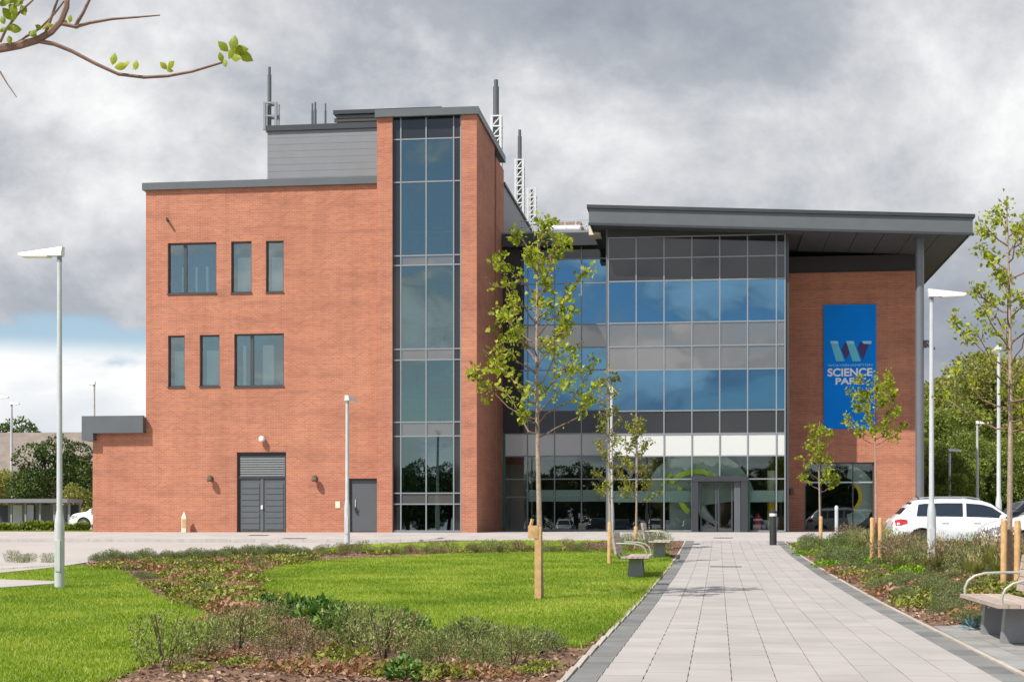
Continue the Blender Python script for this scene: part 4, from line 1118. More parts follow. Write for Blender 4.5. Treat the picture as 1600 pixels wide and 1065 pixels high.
# ---- tree standing beside the viewpoint, one branch reaching into the view
def near_tree():
    rng = np.random.default_rng(5); D0 = 7.0
    bx = atd(-330, 800, D0); base = Vector((bx.x, bx.y, float(zs(bx.x, bx.y))))
    root = empty('overhanging_tree', tuple(base)); tag(root, 'young tree whose thin leafy branch hangs across the upper left sky', 'tree')
    tr = [base + Vector((.05*math.sin(i), .04*math.cos(1.3*i), 5.4*i/8)) for i in range(9)]
    MB().tube(tr, [.075*(1-.8*i/8) for i in range(9)], 10).build('trunk', 'bark', root, True)
    br = MB()
    def P(px, py, dd=0.): return atd(px, py, D0+dd)
    def tb(pts, r0, r1): br.tube(pts, [r0 + (r1-r0)*i/(len(pts)-1) for i in range(len(pts))], 6)
    fork = tr[4] + Vector((0, 0, .15))
    main = [fork, P(-120, 92, -.1), P(-40, 80), P(0, 76), P(30, 71), P(58, 63), P(80, 50), P(95, 34), P(104, 12), P(106, -20), P(104, -60)]
    tb(main, .024, .010)
    tb([P(58, 64), P(85, 69), P(112, 80), P(150, 100), P(185, 116), P(225, 121), P(262, 119), P(300, 112), P(330, 103), P(350, 97)], .011, .005)
    tb([P(95, 37), P(118, 42), P(140, 36), P(175, 30), P(215, 27), P(250, 24)], .010, .003)
    tb([P(118, 40), P(130, 20), P(142, -5), P(150, -30)], .009, .005)
    tb([P(72, 50), P(80, 28), P(90, 0), P(96, -30)], .008, .004)
    tb([P(20, 72), P(40, 58), P(62, 45), P(85, 22), P(100, 2)], .006, .004)
    tb([P(0, 66), P(10, 45), P(30, 20), P(52, 0)], .007, .004)
    tb([P(-60, 83), P(-30, 90), P(0, 112), P(12, 132), P(26, 152)], .007, .002)
    for j in range(16):
        h = 2.9 + 2.3*j/16; a = j*2.4; p0 = base + Vector((0, 0, h))
        if abs(((a - 0.2 + math.pi) % (2*math.pi)) - math.pi) < .5: a += 1.2
        ln = rng.uniform(.7, 1.15)*(1.15-.5*j/16)
        p1 = p0 + Vector((math.cos(a)*ln, math.sin(a)*ln, ln*.8))
        br.tube(curve_pts(p0, p1, -.08, 5, rng, .02), [.016, .013, .010, .007, .004], 5)
    br.build('branch', 'twig', root, True)
    # single leaves on the branch that reaches into view
    spots = [(177, 95, 20, 0.2, 1.), (186, 104, 22, 1., .2), (196, 101, 14, .8, .5), (212, 104, 17, .1, 1.), (209, 107, 10, .8, .2), (258, 105, 16, -.6, .6), (266, 104, 18, .7, .4), (262, 109, 12, .6, -.1),
             (352, 76, 22, -.6, .6), (364, 70, 26, .15, 1.), (372, 80, 28, 1., .1), (380, 86, 26, .8, -.45), (360, 88, 22, .4, .6), (368, 92, 20, .9, -.1), (352, 98, 14, .2, -1.), (346, 92, 16, -.2, 1.),
             (68, 42, 16, .2, .8), (62, 44, 14, -.6, .4), (75, 40, 12, .8, .2), (118, 42, 14, .9, -.2), (110, 32, 13, .3, .9), (104, 36, 11, -.5, .3), (28, 46, 22, -.8, .1), (16, 44, 22, .9, .1), (15, 60, 16, .2, -.8), (48, 52, 16, .7, -.3), (55, 50, 15, -.6, -.5),
             (5, 5, 26, .9, .3), (18, 12, 24, .6, -.6), (28, 6, 22, 1., -.2), (36, 14, 22, .4, -.8), (8, 18, 24, .5, -.7), (24, 22, 18, -.5, -.6), (12, -2, 26, 1., .1), (4, 30, 16, .4, -.8), (30, 0, 20, .8, .5), (2, 48, 14, .8, .3)]
    k = D0/F_PX; org = np.array(base)
    for i, (px, py, ln, dx, dy) in enumerate(spots):
        c = np.array(P(px - dx*ln*.35, py + dy*ln*.35, rng.uniform(-.05, .05)))
        d = np.array([dx, rng.uniform(-.4, .4), dy]); d /= np.linalg.norm(d)
        # pointed oval leaf, a little cupped
        s = np.cross(d, [0, 1., .25*rng.normal()]); s /= np.linalg.norm(s); u = np.cross(s, d)
        L_ = ln*k; W = L_*.62; pts = []
        prof = [(0, 0), (.2, .32), (.45, .5), (.7, .38), (1, 0)]
        mid = [c + d*L_*t - u*L_*.10*math.sin(math.pi*t) for t, _ in prof]
        V = [m - org for m in mid] + [mid[j] + s*W*prof[j][1] + u*W*.15 - org for j in (1, 2, 3)] + [mid[j] - s*W*prof[j][1] + u*W*.15 - org for j in (1, 2, 3)]
        Fc = [(0, 5, 1), (1, 5, 6, 2), (2, 6, 7, 3), (3, 7, 4), (0, 1, 8), (1, 2, 9, 8), (2, 3, 10, 9), (3, 4, 10)]
        me = bpy.data.meshes.new('leaf'); me.from_pydata([tuple(q) for q in V], [], Fc); me.materials.append(M['leaf_young'])
        me.polygons.foreach_set('use_smooth', [True]*len(Fc))
        link('leaf', me, root)
    n = 900
    a = rng.uniform(0, 6.28, n); r = .95*np.sqrt(rng.uniform(0, 1, n)); h = rng.uniform(4.3, 5.7, n)
    C = np.stack([r*np.cos(a), r*np.sin(a), h], 1); Dd = unit(rng, n)
    V, F = leaf_quads(C, Dd, rng.uniform(.05, .09, n), .05, rng)
    link('crown', np_mesh('crown', V, F, 'leaf_young'), root)
near_tree()

# ---- big background trees and hedges
def crown_mesh(name, seed, rx, ry, rz, n, leaf, m, lumps=26, base=0., wood=True):
    rng = np.random.default_rng(seed)
    d = unit(rng, lumps, -.55, 1.); rad = rng.uniform(.55, .98, lumps)
    LCt = d*rad[:, None]*np.array([rx, ry, rz]); LR = rng.uniform(.20, .36, lumps)*min(rx, rz)*1.15
    k = rng.integers(0, lumps, n); q = unit(rng, n); rr = LR[k]*rng.uniform(.55, 1.05, n)**.5
    C = LCt[k] + q*rr[:, None]*np.array([1, 1, .85])
    D = norm(q + rng.normal(size=(n, 3))*.7)
    L_ = rng.uniform(.6, 1.3, n)*leaf
    V, F = leaf_quads(C, D, L_, L_*.7, rng)
    V[:, 2] += base
    return np_mesh(name, V, F, m), LCt + np.array([0, 0, base])
TREE_ME = {}
def big_tree(kind, loc, scale, rz, label, group=None, name='broadleaf_tree'):
    """kind: (seed, rx, ry, rz, n, leaf, mat, trunk height)"""
    if kind not in TREE_ME:
        seed, rx, ry, rzz, n, leaf, m, th = kind
        me, lumps = crown_mesh('crown', seed, rx, ry, rzz, n, leaf, m, 30, th)
        t = MB(); t.tube([(0, 0, -.2), (.05, 0, th*.5), (0, .05, th)], [rx*.085, rx*.065, rx*.05], 9)
        for l in lumps[::2]:
            t.tube(curve_pts((0, 0, th*.7), tuple(l*np.array([.8, .8, .9])), .1*rx, 5), [rx*.035, rx*.028, rx*.02, rx*.013, rx*.006], 5)
        TREE_ME[kind] = (me, t.mesh('trunk', 'bark_dark', None, True))
    me, tm_ = TREE_ME[kind]
    r = empty(name, loc, rz); r.scale = (scale,)*3; tag(r, label, 'tree', group)
    link('trunk', tm_, r); link('crown', me, r); return r
WILLOW = (71, 4.6, 4.2, 5.0, 30000, .20, 'leaf_willow', 5.2)
DARK = (72, 2.9, 2.7, 3.0, 18000, .18, 'leaf_dark', 2.7)
OLIVE = (73, 3.6, 3.4, 3.4, 10000, .26, 'leaf_willow', 3.4)
OLIVE2 = (74, 3.3, 3.1, 3.5, 20000, .17, 'leaf_mid', 2.9)
gr = 'tall yellow green trees beyond the car park'
for px, d, sc_, rz in ((1486, 108, 1.13, .3), (1562, 104, 1.25, 1.9), (1640, 108, 1.25, 3.3), (1430, 122, 1.12, 4.1), (1715, 110, 1.2, 5.0), (1800, 106, 1.15, 2.4)):
    p = atd(px, 812, d); big_tree(WILLOW, (p.x, p.y, 0), sc_, rz, {1486: 'tall yellow green tree standing just past the canopy column', 1562: 'broadest yellow green tree, behind the pale street lamp', 1640: 'tall yellow green tree at the far end of the tree row', 1715: 'yellow green tree next to last in the tree row beyond the cars', 1800: 'last yellow green tree of the row, out past the second car', 1430: 'tall yellow green tree mostly hidden behind the canopy column'}[px], gr)
gr = 'shrubby trees under the tall ones beyond the car park'
for px, d, sc_, rz in ((1440, 98, 1.15, .5), (1470, 100, 1.2, 4.5), (1520, 101, 1.15, 1.3), (1458, 90, .8, 2.5), (1492, 94, .80, 2.0), (1530, 92, .86, 3.0), (1568, 95, .82, 5.1), (1608, 92, .86, 1.1), (1655, 94, .9, 4.)):
    p = atd(px, 812, d); big_tree(OLIVE2, (p.x, p.y, 0), sc_, rz, 'mid green shrubby tree below the tall yellow green trees', gr)
# left-hand background
p = atd(92, 812, 90); big_tree(DARK, (p.x, p.y, -.2), .93, .7, 'dense dark green tree beside the low brick wing')
p = atd(38, 812, 97); big_tree(DARK, (p.x, p.y, -.2), .66, 2.9, 'dark green tree standing behind the bus shelter')
p = atd(-12, 812, 92); big_tree(OLIVE, (p.x, p.y, -.2), .55, 1.9, 'olive green tree at the end of the bus shelter')
p = atd(128, 812, 84); big_tree(OLIVE, (p.x, p.y, -.6), .42, .2, 'small bright bush tucked against the brick wing', None, 'bush')
p = atd(18, 812, 170); big_tree(DARK, (p.x, p.y, 0), 1.95, 1.2, 'distant dark tree rising over the tiled roof')
p = atd(88, 812, 200); big_tree(DARK, (p.x, p.y, 0), 1.6, 3.2, 'far dark treetop behind the ridge of the tiled roof')

def hedge(name, x0, x1, y, w, h, z, seed, m, label, n):
    rng = np.random.default_rng(seed)
    root = empty(name, ((x0+x1)/2, y, z)); tag(root, label, 'hedge')
    C = np.stack([rng.uniform(x0, x1, n)-(x0+x1)/2, rng.uniform(-w/2, w/2, n), h*(1-rng.uniform(0, 1, n)**2.2)], 1)
    C[:, 2] += .08*np.sin(C[:, 0]*2.1)+.05*np.sin(C[:, 0]*5.3); C[:, 2] = np.maximum(C[:, 2], .02)
    D = norm(unit(rng, n) + np.array([0, -.3, .5]))
    V, F = leaf_quads(C, D, rng.uniform(.09, .18, n), .09, rng)
    link('foliage', np_mesh('foliage', V, F, m), root)
    t = MB()
    for x in np.arange(x0+.3, x1, .6): t.tube([(x, y, z-.05), (x+.05, y, z+h*.75)], [.03, .015], 5)
    t.build('stems', 'bark_dark', root)
a, b2 = atd(-60, 812, 70), atd(143, 812, 70)
hedge('clipped_hedge', a.x, b2.x-.2, 66.8, .9, .30, .0, 4, 'leaf_hedge', 'low yellow green hedge along the road by the brick wing', 5200)

# house roof behind the trees on the left
hb = empty('house', tuple(atd(60, 812, 130))); tag(hb, 'house with a long brown tiled roof behind the dark trees', 'house')
a, c = atd(-160, 812, 130), atd(260, 812, 130); zr_ = ZC + (HZ-677)/F_PX*130; ze = zr_-3.2
MB().box(a.x+.4, c.x-.4, a.y-3.4, a.y+3.6, -.1, ze).build('wall', 'render_wall', hb)
MB().add([(a.x, a.y-4.4, ze-.2), (c.x, a.y-4.4, ze-.2), (c.x, a.y, zr_), (a.x, a.y, zr_), (a.x, a.y+4.4, ze-.2), (c.x, a.y+4.4, ze-.2), (a.x, a.y-4.4, ze-.4), (c.x, a.y-4.4, ze-.4), (a.x, a.y+4.4, ze-.4), (c.x, a.y+4.4, ze-.4)],
         [(0, 1, 2, 3), (3, 2, 5, 4), (6, 7, 1, 0), (4, 5, 9, 8), (0, 3, 4, 8, 6), (1, 7, 9, 5, 2), (6, 8, 9, 7)]).build('roof', 'roof_tile', hb)
for px in ():
    q = atd(px, 812, 130); MB().box(q.x-.4, q.x+.4, a.y-.1, a.y+.7, zr_-.5, zr_+.9).build('chimney', 'brick', hb)
# bus shelter
def shelter():
    Y = 76.; x0, x1 = X_(-30, Y), X_(110, Y); z0 = -.1; zt = Z_(50, 779, Y); zb = Z_(50, 785, Y)
    s = empty('bus_shelter', (x0, Y, z0)); tag(s, 'long low bus shelter with grey roof and posts before the dark trees', 'shelter')
    MB().box(x0, x1, Y-.4, Y+1.6, zb, zt).build('roof', 'shelter', s)
    n = 7
    for i in range(n):
        x = x0+.1 + (x1-x0-.2)*i/(n-1); MB().box(x-.05, x+.05, Y+.0, Y+.1, z0, zb).build('post', 'grey_metal_light', s)
        MB().box(x-.05, x+.05, Y+1.4, Y+1.5, z0, zb).build('post', 'grey_metal_light', s)
    for i in range(n-1):
        xa = x0+.15 + (x1-x0-.2)*i/(n-1); xb = x0+.05 + (x1-x0-.2)*(i+1)/(n-1)
        MB().box(xa+.02, xb-.02, Y+1.44, Y+1.46, z0+.35, zb-.1).build('panel', ('dark_metal', 'blind_white', 'spandrel', 'shelter', 'disc_grey', 'dark_metal')[i % 6], s)
    MB().box(x0+.2, x1-.2, Y+.7, Y+1.1, z0+.42, z0+.48).build('seat', 'aluminium', s)
shelter()

# ================================================================== STREET FURNITURE
def lamp_column(base, H, head_dir, label, group=None, r=.055, base_r=.095, head=.8, base_h=1.35, simple=False):
    x, y, z = base
    c = empty('lamp_column', base); tag(c, label, 'street lamp', group)
    pr_ = [(base_r, -.1), (base_r, base_h-.1), (base_r*.92, base_h), (r*1.05, base_h+.18), (r, base_h+.2), (r*.8, H-.12)]
    MB().lathe(pr_, (x, y, z), 14).build('pole', 'galvanised', c, True)
    dx, dy = head_dir
    if not simple:
        MB().box(x-base_r*.55, x+base_r*.55, y-base_r-.012, y-base_r*.7, z+.35, z+.95).build('access_door', 'galvanised', c)
    # head: bracket stub, tapered housing, flat diffuser below
    def pt(a, s, h): return (x + dx*a - dy*s, y + dy*a + dx*s, z + h)
    MB().tube([pt(0, 0, H-.14), pt(0, 0, H+.02), pt(.10, 0, H+.05)], [r*.85, r*.95, r*.9], 10).build('bracket', 'grey_metal_light', c, True)
    w0, w1 = .09, .15
    hs = MB().hexa([pt(-.06, w0, H-.03), pt(-.06, -w0, H-.03), pt(head, -w1*.75, H-.005), pt(head, w1*.75, H-.005)],
                   [pt(-.08, w0*.7, H+.15), pt(-.08, -w0*.7, H+.15), pt(head, -w1*.6, H+.04), pt(head, w1*.6, H+.04)])
    hs.build('housing', 'lamp_white', c)
    MB().hexa([pt(.22, w1*.7, H-.05), pt(.22, -w1*.7, H-.05), pt(head-.04, -w1*.7, H-.03), pt(head-.04, w1*.7, H-.03)],
              [pt(.2, w1*.75, H-.024), pt(.2, -w1*.75, H-.024), pt(head-.02, -w1*.72, H-.008), pt(head-.02, w1*.72, H-.008)]).build('diffuser', 'diffuser', c)
    return c
def d_of(v): return v[1]/ray(800, 800)[1]
b = G(93, 920); dd = b.y/ray(93, 800)[1]
lamp_column(tuple(b), (920-398)/F_PX*dd, (-1, .0), 'silver street lamp with its head pointing left, standing in the side lawn')
b = G(1455.5, 893); dd = b.y/ray(1455, 800)[1]
lamp_column(tuple(b), (893-462)/F_PX*dd, (1, .0), 'silver street lamp in the planting bed beside the white car', head=.72)
b = G(542.5, 849); dd = b.y/ray(542, 800)[1]
lamp_column(tuple(b), (849-624)/F_PX*dd, (.1, .99), 'slim pale street lamp in front of the single grey service door', r=.07, base_r=.10)
b = G(955.5, 858); dd = b.y/ray(955, 800)[1]
lamp_column(tuple(b), (858-612)/F_PX*dd, (.1, .99), 'slim street lamp half hidden by the sapling at the lawn bench', r=.05, base_r=.08)
def far_lamp(px, y_top, d, hd, label, head=.8):
    p = atd(px, 812, d); z = float(zs(p.x, p.y))-.1; lamp_column((p.x, p.y, z), ZC + (HZ-y_top)/F_PX*d - z, hd, label, None, .08, .12, head, simple=True)
far_lamp(1560.5, 545, 58, (0, 1), 'pale street lamp behind the white estate car')
far_lamp(1527, 661, 84, (1, 0), 'thin grey lamp column against the dark trees, taller one', .6)
far_lamp(1484, 704, 88, (1, 0), 'short lamp column with two arms against the dark trees', .7)
far_lamp(147, 600, 88, (-1, 0), 'far street lamp rising over the low brick wing', .35)
far_lamp(18, 631, 92, (1, 0), 'far street lamp behind the bus shelter', .5)
far_lamp(-6, 621, 86, (1, 0), 'far street lamp at the end of the bus shelter', .75)

def bollard(base, h, r, label, m='black_plastic', ring=True):
    o_ = empty('bollard', base); tag(o_, label, 'bollard')
    MB().lathe([(r, -.1), (r, h*.80), (r*.96, h*.82)], base, 16).build('post', m, o_, True)
    if ring: MB().lathe([(r*1.02, h*.821), (r*1.02, h*.90), (r*.9, h*.901)], base, 16).build('light_band', 'lamp_white', o_, True)
    MB().lathe([(r*1.05, h*.902 if ring else h*.821), (r*1.05, h*.96), (r*.5, h)], base, 16).build('cap', m, o_, True)
b = G(1208, 851); bollard(tuple(b), 1.18, .12, 'black lighting bollard with white band at the path end')
b = G(1307, 835); bollard(tuple(b), 1.1, .065, 'steel bollard in front of the lobby window', 'galvanised', False)
b = at(288, 831, YB-.35)
bo = empty('marker_post', (b.x, b.y, 0)); tag(bo, 'short pale marker post against the brick wall', 'marker post')
MB().hexa([(b.x-.10, b.y-.08, -.05), (b.x+.10, b.y-.08, -.05), (b.x+.10, b.y+.08, -.05), (b.x-.10, b.y+.08, -.05)], [(b.x-.10, b.y-.08, .62), (b.x+.10, b.y-.08, .62), (b.x+.10, b.y+.08, .62), (b.x-.10, b.y+.08, .62)]).add([(b.x-.10, b.y-.08, .621), (b.x+.10, b.y-.08, .621), (b.x+.10, b.y+.08, .621), (b.x-.10, b.y+.08, .621), (b.x, b.y-.04, .86), (b.x, b.y+.04, .86)], [(0, 1, 4), (1, 2, 5, 4), (2, 3, 5), (3, 0, 4, 5)]).build('body', 'cream', bo)
MB().box(b.x-.07, b.x+.07, b.y-.10, b.y-.081, .2, .55).build('plate', 'stake_wood', bo)
# drain gratings set in the paving
gm = {}
def grating(px, py, w, dpt, label):
    c = G(px, py); z = float(zs(c.x, c.y)); g = empty('drain_grating', (c.x, c.y, z)); tag(g, label, 'drain')
    z0 = [float(zs(c.x, c.y-dpt/2)), float(zs(c.x, c.y+dpt/2))]
    def bar(x0, x1, y0, y1, nm):
        t0 = (y0-c.y+dpt/2)/dpt; t1 = (y1-c.y+dpt/2)/dpt; za = z0[0]+(z0[1]-z0[0])*t0+.004; zb = z0[0]+(z0[1]-z0[0])*t1+.004
        MB().hexa([(x0, y0, za), (x1, y0, za), (x1, y1, zb), (x0, y1, zb)], [(x0, y0, za+.004), (x1, y0, za+.004), (x1, y1, zb+.004), (x0, y1, zb+.004)]).build(nm, 'dark_metal', g)
    bar(c.x-w/2, c.x+w/2, c.y-dpt/2, c.y-dpt/2+.03, 'frame'); bar(c.x-w/2, c.x+w/2, c.y+dpt/2-.03, c.y+dpt/2, 'frame')
    n = max(4, int(w/.09))
    for i in range(n):
        x = c.x-w/2 + w*(i+.5)/n; bar(x-w/n*.34, x+w/n*.34, c.y-dpt/2+.031, c.y+dpt/2-.031, 'bar')
grating(1134, 885, .80, .30, 'small rectangular drain grating set in the middle of the path')
grating(1130, 840, .70, .40, 'drain grating in the forecourt before the entrance')
grating(1032, 912, .34, .40, 'drain grating in the left border of the path near the bench')
grating(1048, 879, .34, .40, 'drain grating in the left border of the path by the far lawn bench')
grating(404, 836, .8, .4, 'drain cover in front of the double grey doors')
grating(460, 841, .9, .4, 'drain cover between the two grey doors')

# benches: local frame x = forward (sitting direction), y = along the bench
def bench_proto():
    r = empty('bench', (0, 0, 0)); Lh = 1.25
    for i in range(5):
        x = -.05 + .122*i; MB().box(x, x+.114, -Lh, Lh, .425, .47).build('seat_slat', 'bench_wood', r)
    for i in range(5):
        z = .52 + .092*i; x = -.13 - .16*(z-.45)
        MB().hexa([(x-.045, -Lh, z), (x, -Lh, z), (x, Lh, z), (x-.045, Lh, z)], [(x-.06, -Lh, z+.084), (x-.015, -Lh, z+.084), (x-.015, Lh, z+.084), (x-.06, Lh, z+.084)]).build('back_slat', 'bench_wood', r)
    for s in (-.62, .62):
        MB().hexa([(.06, s-.09, 0), (.40, s-.09, 0), (.40, s+.09, 0), (.06, s+.09, 0)], [(.10, s-.07, .40), (.36, s-.07, .40), (.36, s+.07, .40), (.10, s+.07, .40)]).build('leg', 'bench_metal', r)
        MB().box(-.10, .54, s-.035, s+.035, .395, .424).build('bearer', 'bench_metal', r)
        MB().tube([(-.10, s, .40), (-.20, s, .55), (-.28, s, .98)], [.025, .025, .02], 8).build('back_support', 'bench_metal', r, True)
    for s in (-Lh+.06, Lh-.06):
        pts = [(.50, s, .47), (.50, s, .55), (.46, s, .64), (.38, s, .70), (.25, s, .735), (.05, s, .745), (-.17, s, .745)]
        MB().tube(pts, .017, 8).build('armrest', 'bench_tube', r, True)
    return r
bp = bench_proto()
bp.location = (3.80, 18.45, float(zs(3.6, 18.45))+.012); bp.rotation_euler = (0, 0, math.pi)
tag(bp, 'timber slat bench with steel hoop armrests on the sett pad beside the path', 'bench')
z33 = G(985, 902)
copy_tree(bp, (-1.72, 33.4, float(zs(-1.7, 33.4))+.02), 0., label='timber slat bench on the lawn next to the slim sapling')
copy_tree(bp, (-1.50, 43.5, float(zs(-1.5, 43.5))+.02), 0., label='timber slat bench at the far end of the lawn by the forecourt')

# ================================================================== CARS
def make_car(name, paint, label, L_=4.65, W=1.86, H=1.66, group=None, simple=False):
    """x forward, origin on the ground under the centre"""
    r = empty(name, (0, 0, 0)); tag(r, label, 'car', group)
    h = L_/2
    # stations: x, top z, half width at the top, belt z, half width at belt, full half width
    T = [(-h, .78, .52, .74, .66, .74), (-h+.04, .98, .58, .93, .74, .83), (-h+.14, 1.08, .60, 1.03, .79, .89), (-h+.30, 1.22, .58, 1.06, .80, .92), (-h+.52, 1.46, .575, 1.06, .81, .925), (-h+.72, H-.06, .57, 1.06, .82, .93),
         (-h+1.0, H-.02, .585, 1.055, .83, .93), (-h+1.6, H, .60, 1.05, .84, .93), (-h+2.2, H-.005, .60, 1.04, .84, .93), (-h+2.7, H-.05, .585, 1.03, .84, .93), (-h+3.0, H-.15, .575, 1.02, .84, .93), (-h+3.3, 1.30, .60, 1.01, .84, .925), (-h+3.58, 1.09, .66, 1.0, .83, .92),
         (-h+3.8, 1.04, .66, .98, .82, .91), (-h+4.15, .99, .62, .93, .79, .89), (-h+4.4, .92, .56, .86, .72, .85), (-h+4.56, .82, .50, .76, .62, .76), (-h+L_, .62, .42, .58, .54, .66)]
    sc = L_/4.65
    def section(t):
        x, zt, wt, zb, wb, w = t; z0 = .30 if abs(x) < h-.2 else .40
        zs0 = min(z0, zb-.2)
        return [(x, 0, zt), (x, wt*.55, zt-.006), (x, wt*.9, zt-.03), (x, wt+.02, zt-.075), (x, wb*.985, zb+.02), (x, wb+.02, zb-.02), (x, w, zb-.14), (x, w, max(.62, zs0+.1) if zb > .8 else zb-.16), (x, w-.015, zs0+.14), (x, w-.06, zs0), (x, 0, zs0-.02)]
    V = []; Fs = []; n = 11
    for sgn in (1, -1):
        k0 = len(V)
        for t in T:
            V += [(p[0], p[1]*sgn, p[2]) for p in section(t)]
        for i in range(len(T)-1):
            for j in range(n-1):
                q = (k0+i*n+j, k0+i*n+j+1, k0+(i+1)*n+j+1, k0+(i+1)*n+j); Fs.append(q)
        Fs.append(tuple(k0+j for j in range(n))); Fs.append(tuple(k0+(len(T)-1)*n+j for j in range(n)))
    bm = bmesh.new(); bv = [bm.verts.new(v) for v in V]
    for f in Fs:
        try: bm.faces.new([bv[i] for i in f])
        except ValueError: pass
    bmesh.ops.remove_doubles(bm, verts=bm.verts, dist=.0005)
    cap = [f for f in bm.faces if len(f.verts) > 4]
    bmesh.ops.recalc_face_normals(bm, faces=bm.faces)
    me = bpy.data.meshes.new('body'); bm.to_mesh(me); bm.free()
    me.materials.append(M[paint]); me.materials.append(M['black_plastic'])
    body = link('body', me, r)
    xw = (-h+.86, -h+3.66); rw = .355
    if not simple:
        cm = MB()
        for x in xw: cm.tube([(x, -1.2, rw), (x, 1.2, rw)], rw+.055, 28)
        cut = link('cutter', cm.mesh('cutter', 'black_plastic'))
        sub = body.modifiers.new('b', 'BOOLEAN'); sub.object = cut; sub.operation = 'DIFFERENCE'; sub.solver = 'EXACT'
        dg = bpy.context.evaluated_depsgraph_get(); dg.update()
        me2 = bpy.data.meshes.new_from_object(body.evaluated_get(dg)); body.modifiers.clear(); body.data = me2
        bpy.data.objects.remove(cut)
        me = me2
    me.polygons.foreach_set('use_smooth', [True]*len(me.polygons))
    try: me.set_sharp_from_angle(angle=math.radians(32))
    except Exception: pass
    # glazing: patches of the same loft, set 8 mm proud
    def lerp_sec(x):
        for a, b in zip(T[:-1], T[1:]):
            if a[0] <= x <= b[0]:
                f = (x-a[0])/(b[0]-a[0]); A, Bq = section(a), section(b)
                return [tuple(A[j][q]+(Bq[j][q]-A[j][q])*f for q in range(3)) for j in range(n)]
    def side_glass(x0t, x1t, x0b, x1b, nm='side_window'):
        for sgn in (1, -1):
            top = []; bot = []; m = 6
            for i in range(m+1):
                f = i/m; st_ = lerp_sec(x0t + (x1t-x0t)*f); sb_ = lerp_sec(x0b + (x1b-x0b)*f)
                a = np.array(st_[3]); c = np.array(st_[4]); tp = a + (c-a)*.14
                a2 = np.array(sb_[3]); c2 = np.array(sb_[4]); bt = a2 + (c2-a2)*.93
                top.append((tp[0], (tp[1]+.010)*sgn, tp[2]+.002)); bot.append((bt[0], (bt[1]+.010)*sgn, bt[2]))
            Vv = top + bot; Ff = [(i, i+1, m+2+i, m+1+i) for i in range(m)]
            MB().add(Vv, Ff).build(nm, 'car_glass', r)
    side_glass(-h+2.22, -h+3.0, -h+2.2, -h+3.5); side_glass(-h+1.28, -h+2.12, -h+1.26, -h+2.1); side_glass(-h+.80, -h+1.2, -h+.72, -h+1.18)
    def cross_glass(xa, xb, wfa, wfb, nm):
        A = lerp_sec(xa); Bs = lerp_sec(xb); Vv = []
        off = .010
        for S_, wf in ((A, wfa), (Bs, wfb)):
            for f in (-1, -.55, 0, .55, 1):
                y = f*S_[2][1]*wf; z = S_[0][2] - .024*abs(f)**2
                Vv.append((S_[0][0] + (off if xa > 0 else -off), y, z + off))
        MB().add(Vv, [(i, i+1, 6+i, 5+i) for i in range(4)]).build(nm, 'car_glass', r)
    cross_glass(-h+3.05, -h+3.52, 1.0, 1.0, 'windscreen'); cross_glass(-h+.26, -h+.64, 1.0, 1.0, 'rear_window')
    for sgn in (1, -1):
        # lamps wrap the corners
        q = []
        for x, z0, z1 in ((-h+.44, .90, 1.0), (-h+.25, .84, 1.03), (-h+.10, .82, 1.0)):
            S_ = lerp_sec(x); w = S_[6][1]
            q += [(x-.012, (w+.012)*sgn, z0), (x-.012, (w-.005 if x > -h+.2 else w-.03)*sgn, z1)]
        q += [(-h-.012, .60*sgn, .80), (-h+.03, .55*sgn, .93)]
        MB().add(q, [(0, 2, 3, 1), (2, 4, 5, 3), (4, 6, 7, 5)]).build('tail_lamp', 'tail_red', r)
        q = []
        for x, z0, z1 in ((h-.62, .76, .86), (h-.34, .68, .84), (h-.12, .64, .76)):
            S_ = lerp_sec(x); w = S_[6][1]
            q += [(x+.012, (w+.014)*sgn, z0), (x+.012, (w-.02)*sgn, z1)]
        q += [(h-.005, .50*sgn, .60), (h-.04, .48*sgn, .72)]
        MB().add(q, [(0, 2, 3, 1), (2, 4, 5, 3), (4, 6, 7, 5)]).build('headlight', 'headlight', r)
        for x in xw:
            w_ = link('wheel', (MB().tube([(x, (.93-.22)*sgn, rw), (x, (.93-.19)*sgn, rw), (x, (.93-.05)*sgn, rw), (x, (.93-.02)*sgn, rw)], [rw-.03, rw, rw, rw-.04], 24)).mesh('wheel', 'tyre', None, True), r)
            rim = MB().tube([(x, .90*sgn, rw), (x, .918*sgn, rw)], [.25, .24], 20)
            for a in range(5):
                t = a*2*math.pi/5; rim.tube([(x, .93*sgn, rw), (x+.22*math.cos(t), .925*sgn, rw+.22*math.sin(t))], [.04, .03], 5)
            link('rim', rim.mesh('rim', 'rim'), w_)
        MB().tube([(-h+3.22, .88*sgn, 1.06), (-h+3.24, 1.02*sgn, 1.10)], [.07, .085], 8).build('wing_mirror', paint, r, True)
        MB().tube([(-h+.85, .56*sgn, H+.0), (-h+1.2, .575*sgn, H+.035), (-h+2.3, .585*sgn, H+.035), (-h+2.65, .58*sgn, H-.03)], .018, 6).build('roof_rail', 'aluminium', r)
        for x in (-h+1.55, -h+2.5):
            MB().box(x-.10, x+.10, .928*sgn, .948*sgn, .90, .93).build('door_handle', paint, r)
        MB().box(-h+1.3, h-1.45, .915*sgn, .945*sgn, .27, .36).build('sill_trim', 'black_plastic', r)
    MB().box(-h-.03, -h+.25, -.72, .72, .33, .46).build('bumper_trim', 'black_plastic', r)
    MB().box(h-.18, h+.012, -.56, .56, .34, .54).build('grille', 'black_plastic', r)
    MB().box(-h-.022, -h-.002, -.26, .26, .62, .73).build('number_plate', 'plate_yellow', r)
    MB().tube([(-h+.95, 0, H-.03), (-h+.82, 0, H+.09)], [.03, .012], 6).build('antenna', 'black_plastic', r)
    return r
def cpos(x, y): return (x, y, float(zs(x, y))-.094)
